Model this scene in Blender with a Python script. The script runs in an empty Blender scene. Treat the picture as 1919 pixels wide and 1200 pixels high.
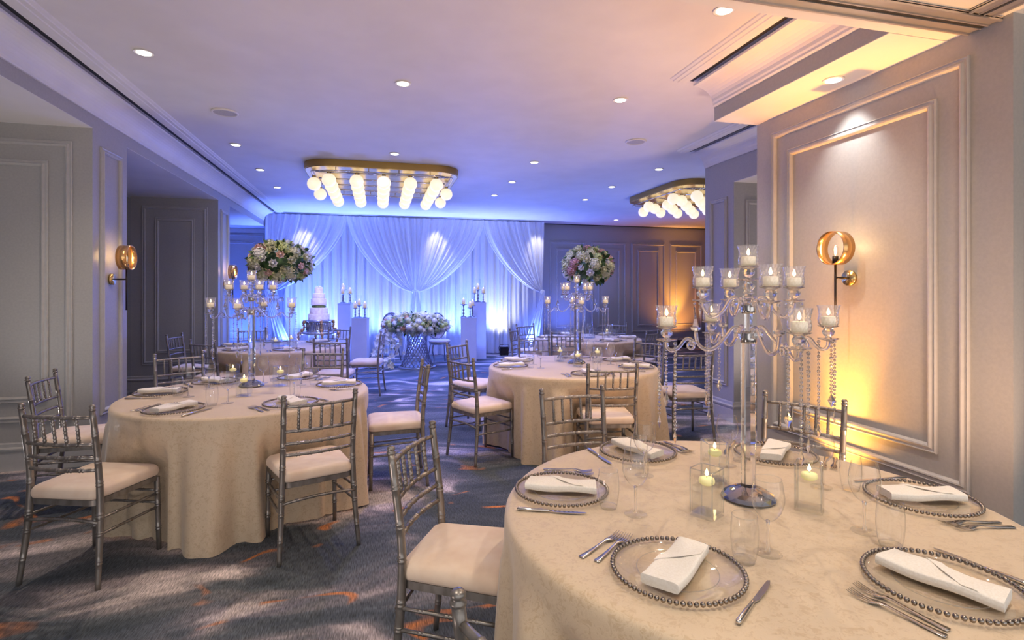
import bpy, math, random
from math import sin, cos, pi, radians as R, sqrt, atan2
from mathutils import Vector, Matrix

random.seed(7)
SC = bpy.context.scene
COL = SC.collection
FPX, CX, HY = 1000.0, 960.0, 546.0          # focal length and horizon of the 1919x1200 frame
TH = math.atan(0.25); ST, CT = sin(TH), cos(TH)
HC = 1.5
CEIL = 3.22

def cw(xc, z):                                # metres right / ahead of the camera -> room X, Y
    return (xc*CT + z*ST, -xc*ST + z*CT)
def at(px, py, h):                            # point of height h seen at px, py
    z = FPX*(HC-h)/(py-HY); return cw((px-CX)/FPX*z, z)
def atY(px, Y):
    r = (px-CX)/FPX; z = Y/(CT-r*ST); return (r*CT+ST)*z
def ptY(px, py, Y):
    r = (px-CX)/FPX; z = Y/(CT-r*ST); return ((r*CT+ST)*z, Y, HC-(py-HY)*z/FPX)

# ------------------------------------------------------------------ materials
def newmat(name):
    m = bpy.data.materials.new(name); m.use_nodes = True
    nt = m.node_tree; nt.nodes.clear()
    out = nt.nodes.new('ShaderNodeOutputMaterial')
    return m, nt, out
def pbr(name, col, rough=.5, metal=0, **kw):
    m, nt, out = newmat(name)
    b = nt.nodes.new('ShaderNodeBsdfPrincipled')
    b.inputs['Base Color'].default_value = (*col, 1); b.inputs['Roughness'].default_value = rough
    b.inputs['Metallic'].default_value = metal
    for k, v in kw.items(): b.inputs[k.replace('_', ' ')].default_value = v
    nt.links.new(b.outputs[0], out.inputs[0]); m['b'] = b.name
    return m
def noise_mod(m, scale, c1, c2, detail=3, stretch=(1,1,1), lo=.35, hi=.65, bump=0, bscale=None, dist=0.0):
    nt = m.node_tree; b = nt.nodes[m['b']]
    tc = nt.nodes.new('ShaderNodeTexCoord'); mp = nt.nodes.new('ShaderNodeMapping')
    mp.inputs['Scale'].default_value = stretch
    n = nt.nodes.new('ShaderNodeTexNoise'); n.inputs['Scale'].default_value = scale; n.inputs['Detail'].default_value = detail
    n.inputs['Distortion'].default_value = dist
    r = nt.nodes.new('ShaderNodeValToRGB')
    r.color_ramp.elements[0].position = lo; r.color_ramp.elements[1].position = hi
    r.color_ramp.elements[0].color = (*c1, 1); r.color_ramp.elements[1].color = (*c2, 1)
    L = nt.links.new
    L(tc.outputs['Object'], mp.inputs[0]); L(mp.outputs[0], n.inputs['Vector']); L(n.outputs['Fac'], r.inputs[0])
    L(r.outputs[0], b.inputs['Base Color'])
    if bump:
        n2 = n
        if bscale:
            n2 = nt.nodes.new('ShaderNodeTexNoise'); n2.inputs['Scale'].default_value = bscale; L(mp.outputs[0], n2.inputs['Vector'])
        bp = nt.nodes.new('ShaderNodeBump'); bp.inputs['Strength'].default_value = bump; bp.inputs['Distance'].default_value = .01
        L(n2.outputs['Fac'], bp.inputs['Height']); L(bp.outputs[0], b.inputs['Normal'])
    return m
def emis(name, col, s):
    m, nt, out = newmat(name); e = nt.nodes.new('ShaderNodeEmission')
    e.inputs[0].default_value = (*col, 1); e.inputs[1].default_value = s
    nt.links.new(e.outputs[0], out.inputs[0]); return m
def thin_glass(name, tint=(1,1,1), blend=.22, rough=.02, gcol=(1,1,1), edge=.55):
    m, nt, out = newmat(name)
    t = nt.nodes.new('ShaderNodeBsdfTransparent'); t.inputs[0].default_value = (*tint, 1)
    cr = nt.nodes.new('ShaderNodeValToRGB'); cr.color_ramp.elements[0].color = (*tint, 1); cr.color_ramp.elements[0].position = .55; cr.color_ramp.elements[1].color = (*[c*edge for c in tint], 1); cr.color_ramp.elements[1].position = .97
    g = nt.nodes.new('ShaderNodeBsdfGlossy'); g.inputs['Roughness'].default_value = rough; g.inputs[0].default_value = (*gcol, 1)
    lw = nt.nodes.new('ShaderNodeLayerWeight'); lw.inputs[0].default_value = .5
    pw = nt.nodes.new('ShaderNodeMath'); pw.operation = 'POWER'; pw.inputs[1].default_value = 3.0
    ma = nt.nodes.new('ShaderNodeMath'); ma.operation = 'MULTIPLY_ADD'; ma.inputs[1].default_value = blend*2.2; ma.inputs[2].default_value = blend*.12
    mx = nt.nodes.new('ShaderNodeMixShader')
    L = nt.links.new; L(lw.outputs['Facing'], pw.inputs[0]); L(lw.outputs['Facing'], cr.inputs[0]); L(cr.outputs[0], t.inputs[0]); L(pw.outputs[0], ma.inputs[0]); L(ma.outputs[0], mx.inputs[0]); L(t.outputs[0], mx.inputs[1]); L(g.outputs[0], mx.inputs[2]); L(mx.outputs[0], out.inputs[0])
    return m
def crystal(name, mixt=.35, rough=0.0):
    m, nt, out = newmat(name)
    t = nt.nodes.new('ShaderNodeBsdfTransparent'); t.inputs[0].default_value = (.97,.98,1,1)
    g = nt.nodes.new('ShaderNodeBsdfGlass'); g.inputs['IOR'].default_value = 1.52; g.inputs['Roughness'].default_value = rough
    mx = nt.nodes.new('ShaderNodeMixShader'); mx.inputs[0].default_value = 1-mixt
    L = nt.links.new; L(t.outputs[0], mx.inputs[1]); L(g.outputs[0], mx.inputs[2]); L(mx.outputs[0], out.inputs[0])
    return m
def fabric_sheer(name, col, trans):
    m, nt, out = newmat(name)
    d = nt.nodes.new('ShaderNodeBsdfDiffuse'); d.inputs[0].default_value = (*col, 1)
    s = nt.nodes.new('ShaderNodeBsdfTranslucent'); s.inputs[0].default_value = (*col, 1)
    t = nt.nodes.new('ShaderNodeBsdfTransparent')
    a = nt.nodes.new('ShaderNodeMixShader'); a.inputs[0].default_value = .35
    b = nt.nodes.new('ShaderNodeMixShader'); b.inputs[0].default_value = trans
    L = nt.links.new; L(d.outputs[0], a.inputs[1]); L(s.outputs[0], a.inputs[2]); L(a.outputs[0], b.inputs[1]); L(t.outputs[0], b.inputs[2]); L(b.outputs[0], out.inputs[0])
    return m

M = {}
M['wall'] = noise_mod(pbr('grey_wall_paint', (.40,.395,.39), .45), 60, (.385,.38,.375), (.415,.41,.40), bump=.03)
M['ceil'] = noise_mod(pbr('white_ceiling_paint', (.78,.77,.76), .6), 3, (.76,.75,.74), (.80,.79,.78))
M['trim'] = noise_mod(pbr('satin_trim_paint', (.46,.455,.45), .35), 30, (.45,.445,.44), (.48,.475,.47))
M['dark'] = pbr('dark_slot', (.02,.02,.022), .6)
M['track'] = pbr('aluminium_track', (.62,.58,.54), .35, .8)
M['mirror'] = pbr('mirror_glass', (.85,.87,.9), .02, 1)
M['chair'] = noise_mod(pbr('silver_chair_paint', (.3,.28,.26), .36, .7), 25, (.22,.20,.18), (.33,.305,.28), stretch=(1,1,.3))
M['seat'] = noise_mod(pbr('cream_suede', (.78,.62,.48), .9, 0, Sheen_Weight=.25), 7, (.74,.57,.43), (.84,.70,.56), bump=.05, bscale=120)
M['napkin'] = noise_mod(pbr('ivory_linen', (.86,.82,.74), .85), 200, (.83,.78,.70), (.90,.86,.79), bump=.04)
M['steel'] = pbr('polished_steel', (.62,.60,.58), .16, 1)
M['bead'] = pbr('silver_beads', (.30,.26,.225), .22, 1)
M['brass'] = noise_mod(pbr('brushed_brass', (.80,.58,.24), .22, 1), 4, (.72,.50,.19), (.86,.66,.30), stretch=(1,12,1))
M['brassedge'] = pbr('brass_rim', (.42,.27,.08), .4, 1)
M['copper'] = pbr('copper_ring', (.80,.46,.18), .25, 1)
M['black'] = pbr('black_metal', (.03,.022,.02), .4, .6)
M['chrome'] = pbr('chrome', (.55,.52,.50), .1, 1)
M['facet'] = pbr('mirrored_crystal', (.42,.43,.48), .04, 1)
M['lattice'] = pbr('silver_lattice', (.30,.30,.34), .28, 1)
M['globe'] = pbr('opal_globe', (.85,.80,.70), .25, 0, Emission_Color=(1,.84,.58,1), Emission_Strength=.82)
M['lens'] = emis('downlight_lens', (1,.93,.82), 6)
M['flame'] = emis('candle_flame', (1,.72,.32), 9)
M['filament'] = emis('bulb_filament', (1,.75,.35), 14)
M['wick'] = pbr('wick', (.03,.02,.02), .9)
M['wax'] = pbr('ivory_wax', (.90,.82,.66), .5, 0, Subsurface_Weight=.0, Emission_Color=(1,.72,.38,1), Emission_Strength=.30)  # faint emission put into the wax to brighten it
M['waxy'] = pbr('pale_yellow_wax', (.90,.84,.45), .5, 0, Emission_Color=(1,.8,.3,1), Emission_Strength=.22)  # floating candle wax carries an added glow too
M['glass'] = thin_glass('clear_thin_glass', (.99,.995,.995), .36, edge=.66)
M['rimglass'] = thin_glass('glass_rim', (.90,.93,.95), .45)
M['plateglass'] = thin_glass('plate_glass', (.995,.995,.99), .20, .05, edge=.97)
M['cupglass'] = thin_glass('ribbed_cup_glass', (.95,.95,.98), .75, .12)
M['vaseglass'] = thin_glass('vase_glass', (.992,.996,.992), .13, .02, edge=.86)
M['water'] = thin_glass('water', (.985,.995,.985), .10, .0, edge=.9)
M['crystal'] = crystal('crystal', .15)
M['crystal2'] = crystal('crystal_beads', .12)
def scatter_haze(m, k):
    nt = m.node_tree; out = [n for n in nt.nodes if n.type == 'OUTPUT_MATERIAL'][0]; src = out.inputs[0].links[0].from_socket
    d = nt.nodes.new('ShaderNodeBsdfDiffuse'); d.inputs[0].default_value = (.9,.9,.95,1); t = nt.nodes.new('ShaderNodeBsdfTranslucent'); t.inputs[0].default_value = (.95,.9,.88,1)
    a = nt.nodes.new('ShaderNodeMixShader'); a.inputs[0].default_value = .5; b = nt.nodes.new('ShaderNodeMixShader'); b.inputs[0].default_value = k
    L = nt.links.new; L(d.outputs[0], a.inputs[1]); L(t.outputs[0], a.inputs[2]); L(src, b.inputs[1]); L(a.outputs[0], b.inputs[2]); L(b.outputs[0], out.inputs[0]); return m
scatter_haze(M['cupglass'], .13)  # whitish haze mixed in to imitate light scattered by the ribs
M['vase'] = thin_glass('clear_acrylic', (.86,.91,.99), .40, .04)
M['speaker'] = noise_mod(pbr('speaker_grille', (.50,.49,.48), .7), 400, (.40,.39,.38), (.58,.57,.56))
M['plast'] = pbr('white_plastic', (.78,.76,.72), .4)
M['pedestal'] = noise_mod(pbr('white_pedestal_paint', (.66,.64,.68), .5), 5, (.64,.62,.66), (.68,.66,.70))
M['drape'] = fabric_sheer('white_drape', (.86,.87,.92), .0)
M['swag'] = fabric_sheer('sheer_swag', (.88,.88,.93), .13)
M['cake'] = noise_mod(pbr('cake_icing', (.80,.68,.62), .6), 18, (.72,.58,.52), (.88,.80,.76), detail=6, bump=.2, bscale=60)
M['silver'] = noise_mod(pbr('silver_drum', (.62,.63,.68), .25, .9), 40, (.45,.46,.52), (.75,.75,.8), stretch=(1,1,.05))
M['gilt'] = noise_mod(pbr('carved_gilt_wood', (.50,.26,.10), .35, .5), 30, (.30,.14,.05), (.70,.42,.18), bump=.5)
M['tabletop'] = pbr('plywood_table', (.35,.25,.16), .6)
M['leg'] = pbr('grey_table_leg', (.2,.2,.2), .5, .5)
M['leaf'] = noise_mod(pbr('dark_leaf', (.05,.12,.04), .5), 12, (.025,.06,.025), (.10,.20,.06))
M['leaf2'] = noise_mod(pbr('lime_leaf', (.25,.36,.08), .5), 12, (.16,.26,.05), (.36,.46,.14))
FL = {'cream': ((.60,.58,.30), (.80,.78,.54)), 'white': ((.80,.78,.72), (.93,.91,.88)), 'blush': ((.80,.50,.38), (.92,.72,.60)),
      'dusty': ((.42,.18,.16), (.66,.40,.36)), 'lime': ((.45,.52,.16), (.70,.74,.34)), 'rust': ((.55,.26,.13), (.75,.45,.30))}
for k, (a, b) in FL.items(): M[k] = noise_mod(pbr(k+'_petals', a, .7), 30, a, b)
M['oval'] = noise_mod(pbr('mauve_velvet', (.55,.50,.56), .85), 50, (.52,.47,.53), (.58,.53,.60))

def cloth_mat():
    m = pbr('gold_damask_cloth', (.70,.56,.36), .55, 0, Sheen_Weight=.3)
    nt = m.node_tree; b = nt.nodes[m['b']]; L = nt.links.new
    tc = nt.nodes.new('ShaderNodeTexCoord')
    v = nt.nodes.new('ShaderNodeTexVoronoi'); v.inputs['Scale'].default_value = 30
    n = nt.nodes.new('ShaderNodeTexNoise'); n.inputs['Scale'].default_value = 38; n.inputs['Detail'].default_value = 5; n.inputs['Distortion'].default_value = 1.6
    L(tc.outputs['Object'], n.inputs['Vector'])
    ad = nt.nodes.new('ShaderNodeMixRGB'); ad.blend_type = 'ADD'; ad.inputs[0].default_value = .12
    L(tc.outputs['Object'], ad.inputs[1]); L(n.outputs['Color'], ad.inputs[2]); L(ad.outputs[0], v.inputs['Vector'])
    mx = nt.nodes.new('ShaderNodeMath'); mx.operation = 'ADD'; L(v.outputs['Distance'], mx.inputs[0]); L(n.outputs['Fac'], mx.inputs[1])
    r = nt.nodes.new('ShaderNodeValToRGB'); r.color_ramp.elements[0].position = .72; r.color_ramp.elements[1].position = 1.02
    r.color_ramp.elements[0].color = (.585,.44,.28,1); r.color_ramp.elements[1].color = (.67,.53,.365,1)
    L(mx.outputs[0], r.inputs[0]); L(r.outputs[0], b.inputs['Base Color'])
    r2 = nt.nodes.new('ShaderNodeValToRGB'); r2.color_ramp.elements[0].position = .75; r2.color_ramp.elements[1].position = 1.0
    r2.color_ramp.elements[0].color = (.38,.38,.38,1); r2.color_ramp.elements[1].color = (.65,.65,.65,1)
    L(mx.outputs[0], r2.inputs[0]); L(r2.outputs[0], b.inputs['Roughness'])
    bp = nt.nodes.new('ShaderNodeBump'); bp.inputs['Strength'].default_value = .12; bp.inputs['Distance'].default_value = .004
    L(mx.outputs[0], bp.inputs['Height']); L(bp.outputs[0], b.inputs['Normal'])
    return m
M['cloth'] = cloth_mat()

def carpet_mat():
    m = pbr('swirl_carpet', (.2,.2,.2), .95)
    nt = m.node_tree; b = nt.nodes[m['b']]; L = nt.links.new
    N = nt.nodes.new
    tc = N('ShaderNodeTexCoord')
    mp = N('ShaderNodeMapping'); mp.inputs['Rotation'].default_value = (0,0,R(35)); mp.inputs['Scale'].default_value = (.6,2.5,1)
    L(tc.outputs['Object'], mp.inputs[0])
    w = N('ShaderNodeTexNoise'); w.inputs['Scale'].default_value = .55; w.inputs['Detail'].default_value = 1.5
    L(tc.outputs['Object'], w.inputs['Vector'])
    sub = N('ShaderNodeVectorMath'); sub.operation = 'SUBTRACT'; sub.inputs[1].default_value = (.5,.5,.5); L(w.outputs['Color'], sub.inputs[0])
    sc = N('ShaderNodeVectorMath'); sc.operation = 'SCALE'; sc.inputs['Scale'].default_value = 4.5; L(sub.outputs[0], sc.inputs[0])
    ad = N('ShaderNodeVectorMath'); ad.operation = 'ADD'; L(mp.outputs[0], ad.inputs[0]); L(sc.outputs[0], ad.inputs[1])
    n1 = N('ShaderNodeTexNoise'); n1.inputs['Scale'].default_value = 1.05; n1.inputs['Detail'].default_value = 3.5; n1.inputs['Roughness'].default_value = .45; n1.inputs['Distortion'].default_value = .5
    L(ad.outputs[0], n1.inputs['Vector'])
    r = N('ShaderNodeValToRGB'); e = r.color_ramp.elements
    e[0].position = .38; e[0].color = (.042,.055,.068,1); e[1].position = .70; e[1].color = (.62,.54,.53,1)
    x = e.new(.50); x.color = (.08,.095,.112,1); x = e.new(.56); x.color = (.16,.155,.168,1); x = e.new(.62); x.color = (.40,.355,.35,1)
    L(n1.outputs['Fac'], r.inputs[0])
    # orange contour flecks
    n2 = N('ShaderNodeTexNoise'); n2.inputs['Scale'].default_value = .62; n2.inputs['Detail'].default_value = 1.2; L(ad.outputs[0], n2.inputs['Vector'])
    s2 = N('ShaderNodeMath'); s2.operation = 'SUBTRACT'; s2.inputs[1].default_value = .5; L(n2.outputs['Fac'], s2.inputs[0])
    a2 = N('ShaderNodeMath'); a2.operation = 'ABSOLUTE'; L(s2.outputs[0], a2.inputs[0])
    c2 = N('ShaderNodeMapRange'); c2.inputs[1].default_value = .006; c2.inputs[2].default_value = .015; c2.inputs[3].default_value = 1; c2.inputs[4].default_value = 0
    L(a2.outputs[0], c2.inputs[0])
    n3 = N('ShaderNodeTexNoise'); n3.inputs['Scale'].default_value = 3.4; n3.inputs['Detail'].default_value = 2; L(tc.outputs['Object'], n3.inputs['Vector'])
    c3 = N('ShaderNodeMapRange'); c3.inputs[1].default_value = .51; c3.inputs[2].default_value = .62; L(n3.outputs['Fac'], c3.inputs[0])
    mu = N('ShaderNodeMath'); mu.operation = 'MULTIPLY'; L(c2.outputs[0], mu.inputs[0]); L(c3.outputs[0], mu.inputs[1])
    mu2 = N('ShaderNodeMath'); mu2.operation = 'MULTIPLY'; mu2.inputs[1].default_value = .75; L(mu.outputs[0], mu2.inputs[0])
    mo = N('ShaderNodeMixRGB'); mo.inputs[2].default_value = (.62,.21,.045,1); L(mu2.outputs[0], mo.inputs[0]); L(r.outputs[0], mo.inputs[1])
    # yarn streaks
    mp2 = N('ShaderNodeMapping'); mp2.inputs['Rotation'].default_value = (0,0,0); mp2.inputs['Scale'].default_value = (210,22,1); L(tc.outputs['Object'], mp2.inputs[0])
    n4 = N('ShaderNodeTexNoise'); n4.inputs['Scale'].default_value = 1; n4.inputs['Detail'].default_value = 2; L(mp2.outputs[0], n4.inputs['Vector'])
    c4 = N('ShaderNodeMapRange'); c4.inputs[1].default_value = .3; c4.inputs[2].default_value = .7; c4.inputs[3].default_value = .5; c4.inputs[4].default_value = 1.6; L(n4.outputs['Fac'], c4.inputs[0])
    fm = N('ShaderNodeVectorMath'); fm.operation = 'SCALE'; L(mo.outputs[0], fm.inputs[0]); L(c4.outputs[0], fm.inputs['Scale'])
    L(fm.outputs[0], b.inputs['Base Color'])
    bp = N('ShaderNodeBump'); bp.inputs['Strength'].default_value = .25; bp.inputs['Distance'].default_value = .004; L(n4.outputs['Fac'], bp.inputs['Height']); L(bp.outputs[0], b.inputs['Normal'])
    return m
M['carpet'] = carpet_mat()

# ------------------------------------------------------------------ mesh builder
class MB:
    def __init__(s): s.v = []; s.f = []; s.sm = []
    def add(s, vs, fs, smooth=True):
        o = len(s.v); s.v += [tuple(x) for x in vs]
        for f in fs: s.f.append(tuple(i+o for i in f)); s.sm.append(smooth)
        return s
    def mesh(s, name, mat):
        me = bpy.data.meshes.new(name); me.from_pydata(s.v, [], s.f); me.polygons.foreach_set('use_smooth', s.sm)
        me.materials.append(mat); me.update(); return me
    def build(s, name, mat, parent=None):
        o = bpy.data.objects.new(name, s.mesh(name, mat)); COL.objects.link(o); o.parent = parent; return o
    def box(s, x0, x1, y0, y1, z0, z1, b=0):
        if b:
            return s.prism([(x0+b,y0),(x1-b,y0),(x1,y0+b),(x1,y1-b),(x1-b,y1),(x0+b,y1),(x0,y1-b),(x0,y0+b)], z0, z1)
        vs = [(x,y,z) for z in (z0,z1) for y in (y0,y1) for x in (x0,x1)]
        return s.add(vs, [(0,2,3,1),(4,5,7,6),(0,1,5,4),(2,6,7,3),(0,4,6,2),(1,3,7,5)], False)
    def prism(s, pts, z0, z1, smooth=False):
        n = len(pts); vs = [(x,y,z0) for x,y in pts]+[(x,y,z1) for x,y in pts]
        s.add(vs, [tuple(range(n))[::-1], tuple(range(n, 2*n))], False)
        return s.add(vs, [(i,(i+1)%n,n+(i+1)%n,n+i) for i in range(n)], smooth)
    def tube(s, pts, rad, n=8, cap=True, closed=False, flat=False):
        P = [Vector(p) for p in pts]; m = len(P)
        if not hasattr(rad, '__len__'): rad = [rad]*m
        T = []
        for i in range(m):
            if closed: t = P[(i+1)%m]-P[i-1]
            else: t = P[min(i+1,m-1)]-P[max(i-1,0)]
            if t.length < 1e-9: t = Vector((0,0,1))
            T.append(t.normalized())
        u = T[0].orthogonal().normalized()
        vs = []
        for i in range(m):
            u = (u - T[i]*u.dot(T[i])); u = u.normalized() if u.length > 1e-6 else T[i].orthogonal().normalized()
            w = T[i].cross(u)
            for k in range(n):
                a = 2*pi*k/n; vs.append(P[i]+(u*cos(a)+w*sin(a))*rad[i])
        fs = []
        for i in range(m if closed else m-1):
            j = (i+1) % m
            for k in range(n): fs.append((i*n+k, i*n+(k+1)%n, j*n+(k+1)%n, j*n+k))
        if cap and not closed: fs += [tuple(range(n))[::-1], tuple(range((m-1)*n, m*n))]
        return s.add(vs, fs, not flat)
    def lathe(s, prof, n=24, c=(0,0,0), flat=False):
        vs = []; fs = []; m = len(prof)
        for r, z in prof:
            for k in range(n): a = 2*pi*k/n; vs.append((c[0]+r*cos(a), c[1]+r*sin(a), c[2]+z))
        for i in range(m-1):
            for k in range(n): fs.append((i*n+k, i*n+(k+1)%n, (i+1)*n+(k+1)%n, (i+1)*n+k))
        return s.add(vs, fs, not flat)
    def ball(s, c, r, n=8, m=6, sc=(1,1,1), flat=False):
        vs = [(c[0], c[1], c[2]-r*sc[2])]; fs = []
        for i in range(1, m):
            p = -pi/2+pi*i/m
            for k in range(n): a = 2*pi*k/n; vs.append((c[0]+r*cos(p)*cos(a)*sc[0], c[1]+r*cos(p)*sin(a)*sc[1], c[2]+r*sin(p)*sc[2]))
        vs.append((c[0], c[1], c[2]+r*sc[2])); e = len(vs)-1
        for k in range(n):
            fs.append((0, 1+(k+1)%n, 1+k)); fs.append((e, 1+(m-2)*n+k, 1+(m-2)*n+(k+1)%n))
            for i in range(m-2): fs.append((1+i*n+k, 1+i*n+(k+1)%n, 1+(i+1)*n+(k+1)%n, 1+(i+1)*n+k))
        return s.add(vs, fs, not flat)
    def grid(s, fn, nu, nv, smooth=True):
        vs = [fn(i/nu, j/nv) for j in range(nv+1) for i in range(nu+1)]
        return s.add(vs, [(j*(nu+1)+i, j*(nu+1)+i+1, (j+1)*(nu+1)+i+1, (j+1)*(nu+1)+i) for j in range(nv) for i in range(nu)], smooth)
    def rod(s, p0, p1, r, nodes=(), bow=(0,0,0), n=8, steps=5, taper=1):
        P0, P1, B = Vector(p0), Vector(p1), Vector(bow); L = (P1-P0).length
        ts = {i/steps: 1.0 for i in range(steps+1)}; d = .0035/L
        for t in nodes:
            for q in (t-2.2*d, t+2.2*d):
                ts[q-1.2*d] = 1.0; ts[q] = 1.28; ts[q+1.2*d] = 1.0
        tl = sorted(t for t in ts if 0 <= t <= 1)
        return s.tube([P0.lerp(P1, t)+B*(4*t*(1-t)) for t in tl], [r*ts[t]*(1+(taper-1)*t) for t in tl], n)

def spline(ctrl, per=5):
    P = [Vector(p) for p in ctrl]; P = [P[0]*2-P[1]]+P+[P[-1]*2-P[-2]]; out = []
    for i in range(1, len(P)-2):
        for k in range(per):
            t = k/per; a, b, c, d = P[i-1:i+3]
            out.append(.5*((2*b)+(c-a)*t+(2*a-5*b+4*c-d)*t*t+(3*b-a-3*c+d)*t**3))
    out.append(P[-2]); return out

def tag(o, label, cat, group=None, kind=None):
    o['label'] = label; o['category'] = cat
    if group: o['group'] = group
    if kind: o['kind'] = kind
    return o
def empty(name, loc=(0,0,0), rz=0, label=None, cat=None, group=None):
    o = bpy.data.objects.new(name, None); COL.objects.link(o); o.empty_display_size = .05
    o.location = loc; o.rotation_euler = (0,0,rz)
    if label: tag(o, label, cat, group)
    return o
def kids(o):
    return [c for c in bpy.data.objects if c.parent == o]
TREE = {}
def tree(o):
    if o.name not in TREE: TREE[o.name] = [(c, [(g, []) for g in kids(c)]) for c in kids(o)]
    return TREE[o.name]
def dup(o, loc, rz=0, label=None, cat=None, group=None, sc=None):
    r = o.copy(); COL.objects.link(r); r.location = loc; r.rotation_euler = (0,0,rz)
    if sc: r.scale = (sc,)*3
    if label: r['label'] = label
    if cat: r['category'] = cat
    if group: r['group'] = group
    for c, gs in tree(o):
        d = c.copy(); COL.objects.link(d); d.parent = r
        for g, _ in gs:
            e = g.copy(); COL.objects.link(e); e.parent = d
    return r
class Proto:                                   # first placement moves the original, later ones copy it
    def __init__(s, o): s.o = o; s.used = False; tree(o)
    def put(s, loc, rz=0, label=None, cat=None, group=None, sc=None):
        if not s.used:
            s.used = True; s.o.location = loc; s.o.rotation_euler = (0,0,rz)
            if sc: s.o.scale = (sc,)*3
            tag(s.o, label, cat, group); return s.o
        return dup(s.o, loc, rz, label, cat, group, sc)
def struct(name, mb, mat):
    o = mb.build(name, mat); o['kind'] = 'structure'; return o
NTRIM = [0]
def trim(mb, mat=None):
    NTRIM[0] += 1; return struct('trim_%d' % NTRIM[0], mb, mat or M['trim'])

# ------------------------------------------------------------------ room shell
XL, XR, XW, YB = -2.39, 3.93, 3.108, 13.0
struct('floor', MB().box(-4.2, 10.4, -3, 13.2, -.1, 0), M['carpet'])
struct('ceiling', MB().box(-4.2, 10.4, 2.32, 13.2, CEIL, CEIL+.2), M['ceil'])
struct('ceiling', MB().box(-4.2, 10.4, -3, 2.32, 2.91, 3.42), M['ceil'])          # lower cross soffit by the operable wall
struct('wall_back', MB().box(-4.2, 10.4, YB, YB+.15, 0, CEIL), M['wall'])
mb = MB()
mb.box(-4.2, XL, 2.32, YB, 2.91, CEIL)                                            # header above the bays
struct('wall_left', mb, M['wall'])
mb = MB(); mb.box(-4.2, -3.57, -3, YB, 0, 2.91); struct('wall_left', mb, M['wall'])
for y0, y1 in ((5.335, 5.98), (9.045, 9.70)):
    struct('wall_left', MB().box(-3.57, XL, y0, y1, 0, 2.91), M['wall'])
struct('wall_right', MB().box(XW, 4.6, 2.0, 3.88, 0, 2.91), M['wall'])
struct('wall_right', MB().box(XR, 10.4, 5.29, 5.84, 0, 2.75), M['wall'])
struct('wall_right', MB().box(5.3, 5.45, 3.88, 5.29, 0, 2.75), M['wall'])
struct('wall_right', MB().box(XR, 10.4, 3.88, 5.84, 2.75, CEIL), M['wall'])
struct('wall_right', MB().box(10.25, 10.4, 5.84, YB, 0, CEIL), M['wall'])
struct('wall_right', MB().box(2.697, XR, 2.32, 3.88, 2.91, CEIL), M['wall'])
struct('wall_right', MB().box(4.6, 4.75, -1, 2.0, 0, 2.91), M['wall'])
# soffit undersides are white
struct('ceiling', MB().box(2.698, XR, 2.321, 3.879, 2.906, 2.9105), M['ceil'])
struct('ceiling', MB().box(-3.57, XL-.001, -3, YB, 2.906, 2.9105), M['ceil'])
struct('ceiling', MB().box(XR+.001, 5.3, 3.88, 5.29, 2.746, 2.7505), M['ceil'])

PROF = [(0,0),(0,.012),(.007,.018),(.014,.013),(.024,.013),(.034,.024),(.042,.022),(.05,.010),(.052,0)]
def frame(mb, O, U, Nn, u0, u1, z0, z1, prof=PROF):
    O, U, Nn = Vector(O), Vector(U), Vector(Nn); vs = []
    for a, h in prof:
        for (u, z) in ((u0+a, z0+a), (u1-a, z0+a), (u1-a, z1-a), (u0+a, z1-a)): vs.append(O+U*u+Vector((0,0,z))+Nn*h)
    fs = []
    for i in range(len(prof)-1):
        for k in range(4): fs.append((i*4+k, i*4+(k+1)%4, (i+1)*4+(k+1)%4, (i+1)*4+k))
    mb.add(vs, fs, False)
BASE = [(0,0),(.018,0),(.018,.145),(.012,.15),(.012,.165),(.026,.17),(.028,.185),(.014,.20),(.012,.225),(.004,.235),(0,.235)]
def strip(mb, O, U, Nn, u0, u1, prof=BASE):                 # profile (out, up) swept along U
    O, U, Nn = Vector(O), Vector(U), Vector(Nn); n = len(prof)
    vs = [O+U*u+Nn*a+Vector((0,0,z)) for u in (u0, u1) for a, z in prof]
    mb.add(vs, [(i, (i+1)%n, n+(i+1)%n, n+i) for i in range(n)]+[tuple(range(n))[::-1], tuple(range(n, 2*n))], False)
X, Y = (1,0,0), (0,1,0); nX, nY = (-1,0,0), (0,-1,0)
def panel(O, U, Nn, u0, u1, gap=.175, z0=.40, z1=2.78, inner=True):
    mb = MB(); frame(mb, O, U, Nn, u0, u1, z0, z1)
    if inner: frame(mb, O, U, Nn, u0+gap, u1-gap, z0+gap-.01, z1-gap)
    trim(mb)
panel((0,5.335,0), X, nY, -3.42, -2.535)
panel((0,9.045,0), X, nY, -3.42, -2.535)
panel((XL,0,0), Y, X, 5.46, 5.86, inner=False)
panel((XL,0,0), Y, X, 9.17, 9.57, inner=False)
panel((XW,0,0), Y, nX, 2.20, 3.70)
panel((XR,0,0), Y, nX, 5.40, 5.73, z1=2.6, inner=False)
panel((0,5.29,0), X, nY, 4.08, 5.16, z1=2.55)
for k in range(5): panel((0,YB,0), X, nY, 4.24+1.14*k, 5.23+1.14*k)
panel((0,YB,0), X, nY, -3.45, -2.5)
panel((-3.57,0,0), Y, X, 9.9, 12.8)
def base(side, *a):
    mb = MB(); strip(mb, *a); struct('baseboard_'+side, mb, M['trim'])
base('left', (0,5.335,0), X, nY, -3.57, XL+.02); base('left', (0,9.045,0), X, nY, -3.57, XL+.02)
base('left', (XL,0,0), Y, X, 5.32, 6.0); base('left', (XL,0,0), Y, X, 9.03, 9.72)
base('left', (-3.57,0,0), Y, X, 9.7, YB)
base('right', (XW,0,0), Y, nX, 1.985, 3.895); base('right', (XR,0,0), Y, nX, 5.275, 5.855)
base('right', (0,5.29,0), X, nY, XR-.02, 5.3); base('right', (0,2.0,0), X, nY, XW-.02, 4.6)
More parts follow.
